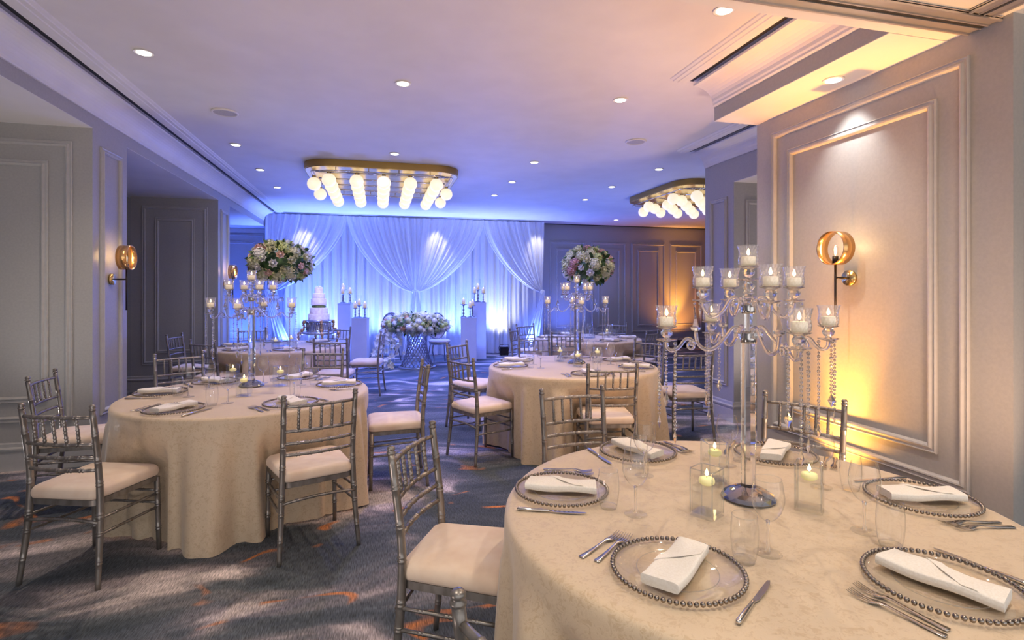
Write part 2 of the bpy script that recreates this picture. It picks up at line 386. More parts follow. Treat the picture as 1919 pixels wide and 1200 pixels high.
base('back', (0,YB,0), X, nY, -3.57, 10.25)
trim(MB().box(-3.4, 10.2, YB-.09, YB-.004, CEIL-.012, CEIL-.001), M['dark'])        # dark track slot at the back wall head
trim(MB().box(-3.565, -2.40, YB-.06, YB-.004, 2.80, 2.90))
# coves
def cove(xf, d, y0, y1):
    mb = MB()
    c = [(0,3.02),(.016,3.02),(.022,3.03),(.022,3.045),(.028,3.055)]
    for k in range(9):
        a = pi/2*k/8; c.append((.03+.17*(1-cos(a)), 3.06+.115*sin(a)))
    c += [(.205,3.19),(.10,3.215),(0,3.215)]
    strip(mb, (xf,0,0), Y, (d,0,0), y0, y1, c)
    s = [(.262,3.219),(.262,3.196),(.30,3.192),(.345,3.192),(.35,3.198),(.385,3.198),(.39,3.205),(.41,3.212),(.415,3.219)]
    strip(mb, (xf,0,0), Y, (d,0,0), y0, y1, s); trim(mb, M['ceil'])
    trim(MB().box(min(xf+d*.205, xf+d*.262), max(xf+d*.205, xf+d*.262), y0, y1, 3.214, 3.2195), M['dark'])
cove(XL, 1, 2.33, 12.35); cove(2.697, -1, 2.33, 3.87); cove(XR, -1, 3.9, 5.83)
# end caps: small flat ceiling panels at the cove returns
# operable wall track
def track(x0, x1, y0, y1, along_x):
    mb = MB(); mb.box(x0, x1, y0, y1, 2.895, 2.9055); md = MB()
    if along_x:
        w = y1-y0; md.box(x0, x1, y0+w*.42, y0+w*.58, 2.8935, 2.8955); mb.box(x0, x1, y0, y0+.012, 2.885, 2.9); mb.box(x0, x1, y1-.012, y1, 2.885, 2.9)
        mb.box(x0, x1, y0+w*.38, y0+w*.42, 2.888, 2.9); mb.box(x0, x1, y0+w*.58, y0+w*.62, 2.888, 2.9)
    else:
        w = x1-x0; md.box(x0+w*.42, x0+w*.58, y0, y1, 2.8935, 2.8955); mb.box(x0, x0+.012, y0, y1, 2.885, 2.9); mb.box(x1-.012, x1, y0, y1, 2.885, 2.9)
        mb.box(x0+w*.38, x0+w*.42, y0, y1, 2.888, 2.9); mb.box(x0+w*.58, x0+w*.62, y0, y1, 2.888, 2.9)
    trim(mb, M['track']); trim(md, M['dark'])
track(-2.3, 3.10, 2.04, 2.21, True); track(2.86, 3.02, -1.2, 2.03, False)
# mirror in the second left bay
tag(MB().box(-3.568, -3.56, 6.0, 9.03, .05, 2.88).build('wall_mirror', M['mirror']), 'tall mirror lining the back of the left wall bay', 'mirror')

# ------------------------------------------------------------------ lights & ceiling things
def spot(loc, target, col, W, size=60, blend=.6, rad=.04):
    l = bpy.data.lights.new('spot', 'SPOT'); l.color = col; l.energy = W; l.spot_size = R(size); l.spot_blend = blend; l.shadow_soft_size = rad
    o = bpy.data.objects.new('spot_light', l); COL.objects.link(o); o.location = loc
    o.rotation_euler = (Vector(target)-Vector(loc)).to_track_quat('-Z', 'Y').to_euler(); return o
WARM = (1,.80,.60)
root = empty('recessed_downlight')
MB().lathe([(.048,.004),(.062,.004),(.066,.0),(.066,.008),(.046,.008),(.048,.004)], 28).build('trim_ring', M['ceil'], root)
MB().lathe([(.0005,.0015),(.047,.0015)], 28).build('lens', M['lens'], root)
DL = Proto(root)
dls = [(270,98,'nearest the left cornice at the front'),(442,271,'second along the left cornice'),(488,318,'third along the left cornice'),(520,351,'fourth along the left cornice'),
       (756,156,'alone in the middle of the front ceiling'),(740,288,'just in front of the central globe chandelier'),(1163,187,'left of the near right cornice'),
       (1002,304,'nearest of the row right of the central chandelier'),(960,341,'middle of the row right of the central chandelier'),(927,366,'farthest of the row right of the central chandelier'),
       (1097,374,'left of the far right chandelier'),(1147,350,'in front of the far right chandelier'),(1235,317,'beside the far end of the right cornice'),(1358,18,'half hidden by the cross beam at the top'),
       (1155,412,'small one near the back wall right of the drapes')]
for px, py, w in dls:
    x, y = at(px, py, CEIL)
    DL.put((x, y, CEIL-.010), 0, 'round recessed downlight in white ceiling, '+w, 'downlight', 'recessed ceiling downlights')
    spot((x, y, CEIL-.03), (x, y, 0), WARM if y < 8 else (.85,.85,1), (85 if y < 5.6 else 45) if y < 8 else 32, 120, .9)
x, y = 2.93, 2.92
DL.put((x, y, 2.896), 0, 'round recessed downlight in soffit above the brass wall sconce', 'downlight', 'recessed ceiling downlights')
spot((x-.02, y, 2.885), (3.10, 2.95, 2.1), (1,.96,.9), 34, 74, 1, .02)
root = empty('ceiling_speaker'); MB().lathe([(.0005,-.006),(.09,-.006),(.10,-.004),(.112,.004)], 32).build('grille', M['speaker'], root)
MB().lathe([(.101,-.003),(.104,-.010),(.118,-.006),(.120,.004)], 32).build('rim', M['plast'], root)
SP = Proto(root)
for px, py, w in ((422,210,'above the left side of the room'), (1192,265,'in front of the right cornice')):
    x, y = at(px, py, CEIL); SP.put((x, y, CEIL-.006), 0, 'round grey ceiling speaker grille '+w, 'speaker', 'ceiling speakers')

# globe chandeliers
def chandelier(x0, y0, label):
    root = empty('globe_chandelier', (x0, y0, CEIL), 0, label, 'chandelier', 'globe chandeliers on brass plates')
    W, D, r = 2.08, 2.05, .34
    pts = []
    for cx, cy, a0 in ((W/2-r, D/2-r, 0), (-W/2+r, D/2-r, 90), (-W/2+r, -D/2+r, 180), (W/2-r, -D/2+r, 270)):
        for k in range(9): a = R(a0+90*k/8); pts.append((cx+r*cos(a), cy+r*sin(a)))
    MB().prism(pts, -.085, -.001, True).build('brass_rim', M['brassedge'], root)
    pl = MB().prism([(x*.985, y*.985) for x, y in pts], -.092, -.0845).build('brass_plate', M['brass'], root)
    g = MB(); g.ball((0,0,0), .092, 20, 14); gm = g.mesh('globe', M['globe'])
    cm = MB().lathe([(0.001,.115),(.022,.115),(.03,.09),(.034,.083)], 12).mesh('cap', M['chrome'])
    fr = MB(); zf = -.135
    xs = [-.71+.355*i for i in range(5)]; ys = [-.86+.43*j for j in range(5)]
    for j, yy in enumerate(ys):
        fr.tube([(-.88,yy,zf),(.88,yy,zf)], .008, 8)
    fr.tube(spline([(-.80,-.93,zf),(-.60,-.96,zf),(0,-.96,zf),(.60,-.96,zf),(.80,-.93,zf)]), .010, 8)
    for sx in (-1, 1): fr.tube(spline([(sx*.80,-.93,zf),(sx*.93,-.86,zf),(sx*.95,-.5,zf),(sx*.95,.5,zf),(sx*.93,.86,zf)]), .008, 8)
    fr.build('rod_frame', M['chrome'], root)
    for sx in (-.62, -.2, .2, .62):
        for sy in (-.9, .8):
            MB().tube([(sx,sy,zf),(sx,sy,-.09)], .006, 8).build('support_rod', M['chrome'], root)
    P = [(x, y) for x in xs for y in ys]+[(-.93,-.55),(-.93,.25),(.93,-.2),(.93,.6)]
    for x, y in P:
        o = bpy.data.objects.new('globe', gm); COL.objects.link(o); o.parent = root; o.location = (x, y, zf-.11)
        c = bpy.data.objects.new('cap', cm); COL.objects.link(c); c.parent = o
    return root
chandelier(.07, 8.32, 'central globe chandelier on brass plate above the middle of the room')
chandelier(5.50, 8.2, 'right-hand globe chandelier on brass plate, partly behind the right wall')

# wall sconces
def sconce():
    root = empty('wall_sconce')              # local: +X out of the wall, origin at the plate centre
    mb = MB(); mb.tube([(0,0,0),(.022,0,0)], .052, 28); mb.build('backplate', M['brass'], root)
    MB().tube([(.02,0,0),(.125,0,0)], .007, 10).build('arm', M['black'], root)
    MB().tube([(.125,0,-.285),(.125,0,.10)], .0075, 10).build('rod', M['black'], root)
    mb = MB(); n = 48; vs = []
    for k in range(n):
        a = 2*pi*k/n
        for x, r in ((-.045,.113),(.045,.113),(.045,.108),(-.045,.108)): vs.append((.125+x, r*sin(a), .20+r*cos(a)))
    mb.add(vs, [(k*4+i, ((k+1)%n)*4+i, ((k+1)%n)*4+(i+1)%4, k*4+(i+1)%4) for k in range(n) for i in range(4)])
    mb.build('ring', M['copper'], root)
    MB().tube([(.125,0,.095),(.125,0,.145)], .019, 14).build('socket', M['black'], root)
    b = MB().lathe([(.010,.145),(.013,.155),(.019,.178),(.019,.195),(.012,.215),(.001,.222)], 14, (.125,0,0)).build('bulb', M['glass'], root)
    MB().lathe([(.003,.15),(.006,.17),(.007,.195),(.002,.21)], 8, (.125,0,0)).build('filament', M['filament'], b)
    return root
S = Proto(sconce())
S.put((XW-.002, 2.955, 1.59), pi, 'brass ring wall sconce on the orange-lit panel at right', 'sconce', 'ring wall sconces')
S.put((XL+.002, 5.655, 1.61), 0, 'copper ring wall sconce on the near left pillar', 'sconce', 'ring wall sconces')
S.put((XL+.002, 9.37, 1.61), 0, 'small copper ring wall sconce on the far left pillar behind the candelabra', 'sconce', 'ring wall sconces')
for p in ((XW-.13, 2.955, 1.80), (XL+.13, 5.655, 1.82), (XL+.13, 9.37, 1.82)):
    l = bpy.data.lights.new('bulb', 'POINT'); l.color = (1,.62,.28); l.energy = 1.6; l.shadow_soft_size = .02
    o = bpy.data.objects.new('bulb_light', l); COL.objects.link(o); o.location = p
# switch plate
r_ = empty('switch_plate', (XW-.001, 3.40, 1.30), 0, 'small white switch plate on the right wall behind the candelabra', 'switch')
MB().box(-.008, 0, -.04, .04, -.06, .06).build('plate', M['plast'], r_); MB().box(-.012, -.008, -.014, .014, -.03, .03).build('rocker', M['plast'], r_)
# uplighters
def uplighter(loc, rz, label):
    r = empty('led_uplighter', loc, rz, label, 'uplighter', 'floor uplighters')
    MB().box(-.10,.10,-.07,.07,.02,.20,.02).build('housing', M['black'], r)
    MB().box(-.08,.08,-.055,.055,.20,.206).build('lens_panel', pbr('uplighter_lens', (.25,.25,.3), .2), r)
    for s in (-1,1): MB().box(s*.075-.015,s*.075+.015,-.06,.06,0,.02).build('foot', M['black'], r)
    mb = MB(); mb.tube([(-.11,0,.10),(-.125,0,.18),(-.10,0,.25),(.10,0,.25),(.125,0,.18),(.11,0,.10)], .006, 6); mb.build('handle', M['black'], r)

# ------------------------------------------------------------------ drapes
YC = 12.45
xa, xb = XL+.01, XR-.01
def seeded(n, k, a, b):
    rr = random.Random(k); return [rr.uniform(a, b) for _ in range(n)]
ph = seeded(9, 3, 0, 6.28)
def pleat(x, f=1.0):
    return (sin(x*31*f+1.6*sin(x*2.3+ph[0])+ph[1])*.6+sin(x*57*f+1.2*sin(x*3.1+ph[2])+ph[3])*.4+.35*sin(x*13*f+ph[4]))
mb = MB()
def back(u, v):
    x = xa+(xb-xa)*u; z = 3.17*(1-v)+.012
    return (x+.012*sin(x*9+v*3), YC+.13+.060*pleat(x)*(.75+.35*v)+(.06*v**8)*sin(x*21+1)*-1, z)
mb.grid(back, 900, 10)
tag(mb.build('backdrop_curtain', M['drape']), 'white pleated backdrop curtain hanging from the ceiling to the floor behind the swags', 'curtain')
def swag(xt0, xt1, gx, gz, y0, label, tail, seed, name='draped_swag'):
    root = empty(name, ((xt0+xt1)/2, y0, 0), 0, label, 'drape', 'sheer draped swags')
    ox = (xt0+xt1)/2; rr = random.Random(seed); p1, p2, p3 = rr.uniform(0,6), rr.uniform(0,6), rr.uniform(0,6)
    half = max(abs(xt0-gx), abs(xt1-gx)); ztop = 3.18
    def f(u, v):
        xt = xt0+(xt1-xt0)*u; e = abs(xt-gx)/half
        w = (1-v**(1.0+.60*e))**(.72+.2*(1-e))
        w = w*(1-.035)+.035
        x = gx+(xt-gx)*w
        s = xt*1.0
        d = (sin(s*46+p1+1.3*sin(s*3+p2))*.55+sin(s*83+p3+2*v)*.3+.4*sin(s*19+p2))*.042*(.35+.65*w)
        z = ztop-(ztop-gz)*v
        return (x-ox+.01*sin(s*40)*(1-v)*v, d-.10*v*(1-v)*1.2-.03*v, z)
    mb = MB(); mb.grid(f, 300, 40); mb.build('sheer_panel', M['swag'], root)
    hb = MB()
    for q in (0., 1.):                                           # rolled edges
        if abs((xt0+(xt1-xt0)*q)-gx) < .1: continue
        hb.tube([f(q, k/30) for k in range(31)], .013, 6)
    hb.build('hem', M['drape'], root)
    tb = MB(); hb2 = MB()
    for tx, tw, a in tail:
        def g(u, v):
            x = gx-ox+tx*v+(u-.5)*(.05+tw*v)
            return (x, -.16-.02*sin(u*26+a)*(.3+v), gz-(gz-.01)*v)
        tb.grid(g, 40, 12)
        for q in (0., 1.): hb2.tube([g(q, k/12) for k in range(13)], .009, 5)
    tb.build('tail', M['swag'], root); hb2.build('tail_hem', M['drape'], root)
    kb = MB(); kb.lathe([(.02,-.05),(.05,-.03),(.062,0),(.05,.03),(.02,.05)], 14, (gx-ox,-.06,gz)); kb.build('tie', M['drape'], root)
x0, x1, x2, x3 = xa, atY(651, YC), atY(906, YC), xb
gc = ptY(778, 547, YC)
swag(x0, x1, x0+.06, gc[2], YC, 'left sheer swag of the backdrop gathered towards the far left corner', [(.45,.35,0)], 1)
swag(x1, gc[0]+.02, gc[0]-.02, gc[2], YC, 'left half of the central sheer swag gathered behind the flower table', [(-.17,.16,1)], 2)
swag(gc[0]-.02, x2, gc[0]+.03, gc[2], YC-.02, 'right half of the central sheer swag gathered behind the flower table', [(.17,.16,2)], 3)
swag(x2, x3, x3-.06, gc[2], YC, 'right sheer swag of the backdrop gathered at the right edge', [(-.35,.4,3)], 4)

# ------------------------------------------------------------------ chiavari chairs
def make_chair():
    root = empty('chiavari_chair'); c = M['chair']
    for s in (-1, 1):
        mb = MB(); pts = [(s*.220,-.232,0),(s*.205,-.205,.25),(s*.198,-.195,.42),(s*.194,-.200,.60),(s*.197,-.238,.90)]
        sp = spline(pts, 8); rr = []
        zs = [.13,.27,.36,.52,.64,.78]
        out = []; rad = []
        for p in sp:
            out.append(p); rad.append(.0125+.0045*min(1, p.z/.35) if p.z < .35 else .017-.003*(p.z-.35)/.55)
        # bamboo rings
        P = []; Q = []
        for i, p in enumerate(out):
            P.append(p); Q.append(rad[i])
            if i+1 < len(out):
                for zz in zs:
                    if p.z < zz <= out[i+1].z:
                        t = (zz-p.z)/(out[i+1].z-p.z); q = p.lerp(out[i+1], t); d = (out[i+1]-p).normalized()
                        for k, m_ in ((-.012,1),(-.009,1.16),(-.006,1),(.002,1),(.005,1.16),(.008,1)): P.append(q+d*k); Q.append(rad[i]*m_)
        o = sorted(range(len(P)), key=lambda i: P[i].z); P = [P[i] for i in o]; Q = [Q[i] for i in o]
        mb.tube(P, Q, 12)
        t = P[-1]; mb.lathe([(.012,0),(.0165,.004),(.0165,.010),(.011,.013),(.015,.019),(.0155,.026),(.010,.032),(.001,.034)], 12, (t.x, t.y, t.z-.002))
        mb.build('back_leg', c, root)
        mb = MB(); mb.rod((s*.203,.195,0), (s*.198,.185,.425), .0125, (.3,.62,.8), n=10, taper=1.25); mb.build('front_leg', c, root)
    def xw(z): return .195
    def yb(z): return -.200-.038*max(0, (z-.60)/.30)
    bow = (0,-.028,0)
    for nm, z in (('top_rail', .865), ('back_rail', .725), ('back_rail', .655), ('back_rail', .590)):
        MB().rod((-.195,yb(z),z), (.195,yb(z),z), .0095, (.2,.35,.5,.65,.8), bow, 8, 10).build(nm, c, root)
    for k in range(5):
        x = -.12+.06*k; t = (x+.195)/.39; b = -.028*4*t*(1-t)
        MB().rod((x,yb(.725)+b,.725), (x,yb(.865)+b,.865), .0075, (.2,.5,.8), n=8, steps=3).build('spindle', c, root)
    for s in (-1, 1):
        for z in (.335, .255):
            MB().rod((s*.206,-.215,z+.01), (s*.200,.19,z-.005), .0075, (.25,.5,.75), n=8).build('stretcher', c, root)
    for z in (.345, .275): MB().rod((-.2,.19,z), (.2,.19,z), .0075, (.25,.5,.75), n=8).build('stretcher', c, root)
    MB().rod((-.203,-.212,.325), (.203,-.212,.325), .0085, (.2,.4,.6,.8), (0,0,.012), n=8, steps=8).build('stretcher', c, root)
    def outline(k, n=10):
        pts = []; hw0, hw1, y0, y1, r = .192, .212, -.215, .205, .045
        for cx, cy, a0, hw in ((hw1-r, y1-r, 0, 1), (-hw1+r, y1-r, 90, 1), (-hw0+r, y0+r, 180, 0), (hw0-r, y0+r, 270, 0)):
            for i in range(n): a = R(a0+90*i/(n-1)); pts.append(((cx+r*cos(a))*k, (cy+r*sin(a)+.005)*k-.005))
        return pts
    MB().prism(outline(.99), .408, .437, True).build('seat_frame', c, root)
    mb = MB(); lay = [(.95,.437),(.995,.440),(1.015,.450),(1.02,.465),(1.005,.480),(.965,.492),(.88,.500),(.6,.507),(.3,.510),(.02,.511)]
    vs = [(x, y, z) for k, z in lay for x, y in outline(k)]; n = 40
    mb.add(vs, [(i*n+k, i*n+(k+1)%n, (i+1)*n+(k+1)%n, (i+1)*n+k) for i in range(len(lay)-1) for k in range(n)]+[tuple(range((len(lay)-1)*n, len(lay)*n))])
    mb.build('seat_cushion', M['seat'], root)
    return root
CH = Proto(make_chair()); CHAIRS = []
def chair(mid, f, label, group):
    L = sqrt(f[0]**2+f[1]**2); f = (f[0]/L, f[1]/L)
    x, y = cw(mid[0]+f[0]*.232, mid[1]+f[1]*.232); fx, fy = cw(*f)
    CH.put((x, y, 0), atan2(-fx, fy), label, 'chair', group); CHAIRS.append((x, y, fx, fy))
GA, GB, GC, GD, GE = ('chairs around the left table', 'chairs around the middle right table', 'chairs around the nearest table', 'chairs around the back left table', 'chairs around the back right table')
s_ = 'silver cream-cushioned chair, '
chair((-2.298,2.70), (.10,1), s_+'front left with its back to the camera at the left table', GA)
chair((-1.087,3.03), (-.243,.353), s_+'in front of the left table, seen from behind', GA)
chair((-.392,2.155), (.970,-.242), s_+'large one tucked into the left of the nearest table', GC)
chair((.05,.895), (.655,.755), s_+'cut off at the bottom edge with only its finial and rail showing', GC)
chair((-.71,4.325), (-.96,-.28), s_+'side-on in the aisle at the right of the left table', GA)
chair((-.4535,4.7155), (.768,.641), s_+'nearer of the two at the left of the middle right table', GB)
chair((-.624,6.10), (.875,-.48), s_+'farther of the two at the left of the middle right table', GB)
chair((.797,4.23), (-.06,1), s_+'seen from behind in front of the middle right table', GB)
chair((.3625,3.17), (.32,-.947), s_+'facing the camera at the far side of the nearest table', GC)
chair((1.60,2.935), (-.67,-.74), s_+'between the nearest table and the panelled right wall', GC)
chair((-3.295,3.75), (.94,.34), s_+'at far left beside the grey panelled wall', GA)
chair((-3.115,5.0), (.71,-.70), s_+'behind the left table at its far left', GA)
chair((-3.62,6.25), (.35,.94), s_+'near left of the back left table', GD)
chair((-4.55,7.20), (.97,.1), s_+'blue-lit one standing in the mirrored bay at left', GD)
chair((-1.90,5.37), (0.02,-1), s_+'behind the left table at its far right', GA)
chair((-2.21,6.50), (-.1,1), s_+'near right of the back left table, seen from behind', GD)
chair((-1.90,7.85), (-.99,-.07), s_+'side-on at the right of the back left table', GD)
chair((-2.80,8.66), (-.25,-.97), s_+'far right of the back left table, in front of the cake', GD)
chair((-4.09,8.40), (.5,-.87), s_+'far left of the back left table behind the candelabra', GD)
chair((.03,8.35), (.95,-.30), s_+'left of the back right table, side-on before the drapes', GE)
chair((.235,9.45), (.62,-.78), s_+'far left of the back right table before the drapes', GE)
chair((.28,6.85), (.15,-.99), s_+'far left of the middle right table, facing the camera', GB)
chair((.752,7.46), (.1,.99), s_+'in front of the back right table, seen from behind', GE)
chair((1.64,6.38), (-.71,-.70), s_+'far right of the middle right table', GB)
chair((2.05,7.80), (-.77,.63), s_+'near right of the back right table', GE)
chair((1.90,9.75), (-.45,-.89), s_+'far right of the back right table by the back wall', GE)
chair((1.80,5.27), (-.15,.99), s_+'by the right wall behind the crystal strands, seen from behind', GB)

# ------------------------------------------------------------------ tables and cloths
TABS = {'C': ((.808,1.832), 'nearest table'), 'A': ((-1.916,3.911), 'left table'), 'B': ((.603,5.334), 'middle right table'),
        'D': ((-3.12,7.21), 'back left table'), 'E': ((1.20,8.45), 'back right table')}
TZ = .76
def seat_gap(cx, cy, a):                       # distance from the table centre at which a seat begins in direction a
    best = 9.; dx, dy = cos(a), sin(a)
    for x, y, fx, fy in CHAIRS:
        if (x-cx)**2+(y-cy)**2 > 1.45**2: continue
        ox, oy = cx-x, cy-y; rx, ry = fy, -fx
        lo, hi = 0., 9.
        for px_, d_, h0, h1 in ((ox*rx+oy*ry, dx*rx+dy*ry, -.235, .235), (ox*fx+oy*fy, dx*fx+dy*fy, -.24, .228)):
            if abs(d_) < 1e-6:
                if not h0 < px_ < h1: lo = 99
                continue
            t0, t1 = sorted(((h0-px_)/d_, (h1-px_)/d_)); lo = max(lo, t0); hi = min(hi, t1)
        if lo < hi and lo > .3: best = min(best, lo)
    return best
def cloth_mesh(seed, cx=0, cy=0, rz=0):
    rr = random.Random(seed); nf = 15+seed % 3
    P = [(nf, rr.uniform(0,6.28), 1.0), (nf*2+1, rr.uniform(0,6.28), .35), (nf//2, rr.uniform(0,6.28), .55), (5, rr.uniform(0,6.28), .4)]
    prof = [(.02,0),(.3,0),(.6,0),(.78,0),(.812,-.001),(.824,-.006),(.831,-.016),(.834,-.035)]
    n = 240; rows = []
    gap = [seat_gap(cx, cy, 2*pi*k/n+rz) for k in range(n)]; gap = [min(gap[(k+j) % n] for j in (-2,-1,0,1,2)) for k in range(n)]
    lim = [sum(min(gap[(k+j) % n], 1.0) for j in (-2,-1,0,1,2))/5 for k in range(n)]
    for r, dz in prof: rows.append([(r*cos(2*pi*k/n), r*sin(2*pi*k/n), TZ+dz) for k in range(n)])
    for j in range(1, 23):
        v = j/22; row = []
        for k in range(n):
            a = 2*pi*k/n+.05*sin(3*2*pi*k/n+P[0][1])*v
            fo = sum(w*sin(m*a+p+.5*sin(2*a+P[2][1])) for m, p, w in P)
            fo = max(fo, -1.1)
            am = (.056*fo+.004)*v**.65; r = .834+.016*v
            q = min(1, max(0, (v-.10)/.24)); L_ = max(.62, lim[k]-.008); L_ = L_*q+(1-q)*r
            r = r+am if r+am < L_ else min(r, L_)+(am*.45-.03*q if L_ < r else min(am, L_-r))
            r = min(r, L_)
            row.append((r*cos(a), r*sin(a), TZ-.035-(TZ-.043-.006*sin(m_*a+1) if (m_:=4) else 0)*v))
        rows.append(row)
    vs = [p for row in rows for p in row]
    mb = MB(); mb.add(vs, [(i*n+k, (i+1)*n+k, (i+1)*n+(k+1)%n, i*n+(k+1)%n) for i in range(len(rows)-1) for k in range(n)]+[tuple(range(n))])
    return mb
def floor_cloth_hem(o): pass
TC = {}
tb = empty('round_table'); MB().lathe([(.001,.718),(.80,.718),(.808,.724),(.808,.746),(.80,.752),(.001,.752)], 48).build('tabletop', M['tabletop'], tb)
for sx in (-1,1):
    for sy in (-1,1): MB().tube([(sx*.36,sy*.36,0),(sx*.36,sy*.36,.72)], .016, 8).build('leg', M['leg'], tb)
TB = Proto(tb)
for i, (k, (c, nm)) in enumerate(TABS.items()):
    x, y = cw(*c); TC[k] = (x, y)
    TB.put((x, y, 0), .3*i, 'round banquet table hidden under the gold cloth, the '+nm, 'table', 'round banquet tables')
    o = cloth_mesh(i+3, x, y, .7*i).build('tablecloth', M['cloth']); o.location = (x, y, 0); o.rotation_euler.z = .7*i
    tag(o, 'champagne gold damask tablecloth draped to the floor over the '+nm, 'tablecloth', 'gold tablecloths')

# ------------------------------------------------------------------ tableware
ZC = TZ+.0005
r_ = empty('charger_plate')
MB().lathe([(.001,.004),(.098,.004),(.104,.007),(.112,.0095),(.150,.012),(.162,.0145),(.162,.0105),(.112,.006),(.100,.001),(.001,.001)], 56).build('glass_plate', M['plateglass'], r_)
mb = MB()
for k in range(70): a = 2*pi*k/70; mb.ball((.167*cos(a), .167*sin(a), .0135), .0066, 7, 6)
mb.build('beaded_rim', M['bead'], r_)
mb = MB(); mb.tube([(.104*cos(2*pi*k/48), .104*sin(2*pi*k/48), .0075) for k in range(48)], .0012, 5, closed=True); mb.build('well_ring', M['rimglass'], r_)
CP = Proto(r_)
def napkin_mesh():
    mb = MB()
    def f(u, v):
        a = 2*pi*u; L = v*.25-.125; w = .050-.008*v; h = .013
        ca, sa = cos(a), sin(a); e = .30
        x = w*(abs(ca)**e)*(1 if ca > 0 else -1); z = h*(abs(sa)**e)*(1 if sa > 0 else -1)
        z += .0025*sin(v*9+x*40)
        return (x+.004*sin(v*3), L+.22*x*(v-.5)*.8, z+.0145)
    mb.grid(f, 28, 16)
    for v in (0., 1.):
        ring = [f(i/28, v) for i in range(28)]; mb.add(ring, [tuple(range(28))], False)
    # folded flap edge
    mb.grid(lambda u, v: (-.044+.088*u, -.05+.10*u+.035*v, (.0300+.0006*u)), 6, 2)
    return mb
nk = napkin_mesh().build('napkin', M['napkin']); NK = Proto(nk)
def fork_mesh():
    mb = MB()
    sec = [(-.095,.0075,.002),(-.09,.009,.002),(-.05,.0065,.003),(-.01,.004,.006),(.02,.0035,.009),(.035,.007,.008),(.045,.0115,.005),(.055,.0125,.003)]
    vs = []
    for y, w, z in sec: vs += [(-w,y,z),(w,y,z),(w,y,z+.0022),(-w,y,z+.0022)]
    n = len(sec); mb.add(vs, [(i*4+k, i*4+(k+1)%4, (i+1)*4+(k+1)%4, (i+1)*4+k) for i in range(n-1) for k in range(4)]+[(0,3,2,1)], True)
    for k in range(4):
        x = -.0108+.0072*k
        vs = []
        for y, z, w in ((.054,.003,.0019),(.075,.0025,.0017),(.095,.006,.0011),(.105,.009,.0006)): vs += [(x-w,y,z),(x+w,y,z),(x+w,y,z+.0018),(x-w,y,z+.0018)]
        mb.add(vs, [(i*4+q, i*4+(q+1)%4, (i+1)*4+(q+1)%4, (i+1)*4+q) for i in range(3) for q in range(4)]+[(12,13,14,15)], False)
    return mb
FK = Proto(fork_mesh().build('dinner_fork', M['steel']))
kn = empty('table_knife')
mb = MB(); mb.tube([(0,-.115,.006),(0,-.11,.006),(0,-.05,.006),(0,-.012,.006),(0,-.005,.006)], [.004,.0065,.0058,.0048,.0035], 10); mb.build('handle', M['steel'], kn)
mb = MB(); pts = [(-.004,-.006),(.004,-.006),(.009,.01),(.0105,.06),(.009,.095),(.003,.118),(-.003,.112),(-.004,.06)]; mb.prism(pts, .0045, .0065); mb.build('blade', M['steel'], kn)
KN = Proto(kn)
g = empty('wine_goblet')
bp = [(.004,.092),(.012,.094),(.024,.104),(.036,.122),(.043,.145),(.0435,.165),(.040,.190),(.0355,.212)]
MB().lathe(bp, 28).build('bowl', M['glass'], g)
MB().lathe([(.0355,.2125),(.0365,.2125),(.0365,.2105),(.0355,.2105)], 28).build('rim', M['rimglass'], g)
MB().lathe([(.0005,.096),(.006,.094),(.0045,.08),(.0038,.05),(.004,.02),(.007,.008)], 12).build('stem', M['crystal2'], g)
MB().lathe([(.007,.008),(.020,.004),(.036,.0025),(.0375,.0015),(.036,.0003),(.001,.0003)], 28).build('foot', M['vaseglass'], g)
GB_ = Proto(g)
t = empty('stemless_tumbler')
MB().lathe([(.026,.004),(.030,.012),(.034,.035),(.0365,.065),(.036,.095),(.0325,.128)], 28).build('glass_wall', M['glass'], t)
MB().lathe([(.0325,.129),(.0335,.129),(.0335,.127),(.0325,.127)], 28).build('rim', M['rimglass'], t)
MB().lathe([(.001,.010),(.024,.008),(.029,.010),(.027,.001),(.001,.001)], 24).build('thick_base', M['vaseglass'], t)
TM = Proto(t)
SEATS = {'C': [(-77.5,'left'),(-139,'near left'),(-21,'far left'),(33.5,'far right'),(85,'right'),(151.7,'near right')],
         'A': [(-95,'left'),(-163,'near left'),(131.6,'near right'),(63.6,'right'),(-50,'far left'),(10,'far right')],
         'B': [(-62,'far left'),(-100,'left'),(172,'near'),(108,'near right'),(58,'right'),(10,'far')],
         'D': [(-150,'near left'),(-90,'left'),(-30,'far left'),(30,'far right'),(90,'right'),(150,'near right')],
         'E': [(-150,'near left'),(-85,'left'),(-25,'far left'),(35,'far right'),(95,'right'),(155,'near right')]}
rr = random.Random(5)
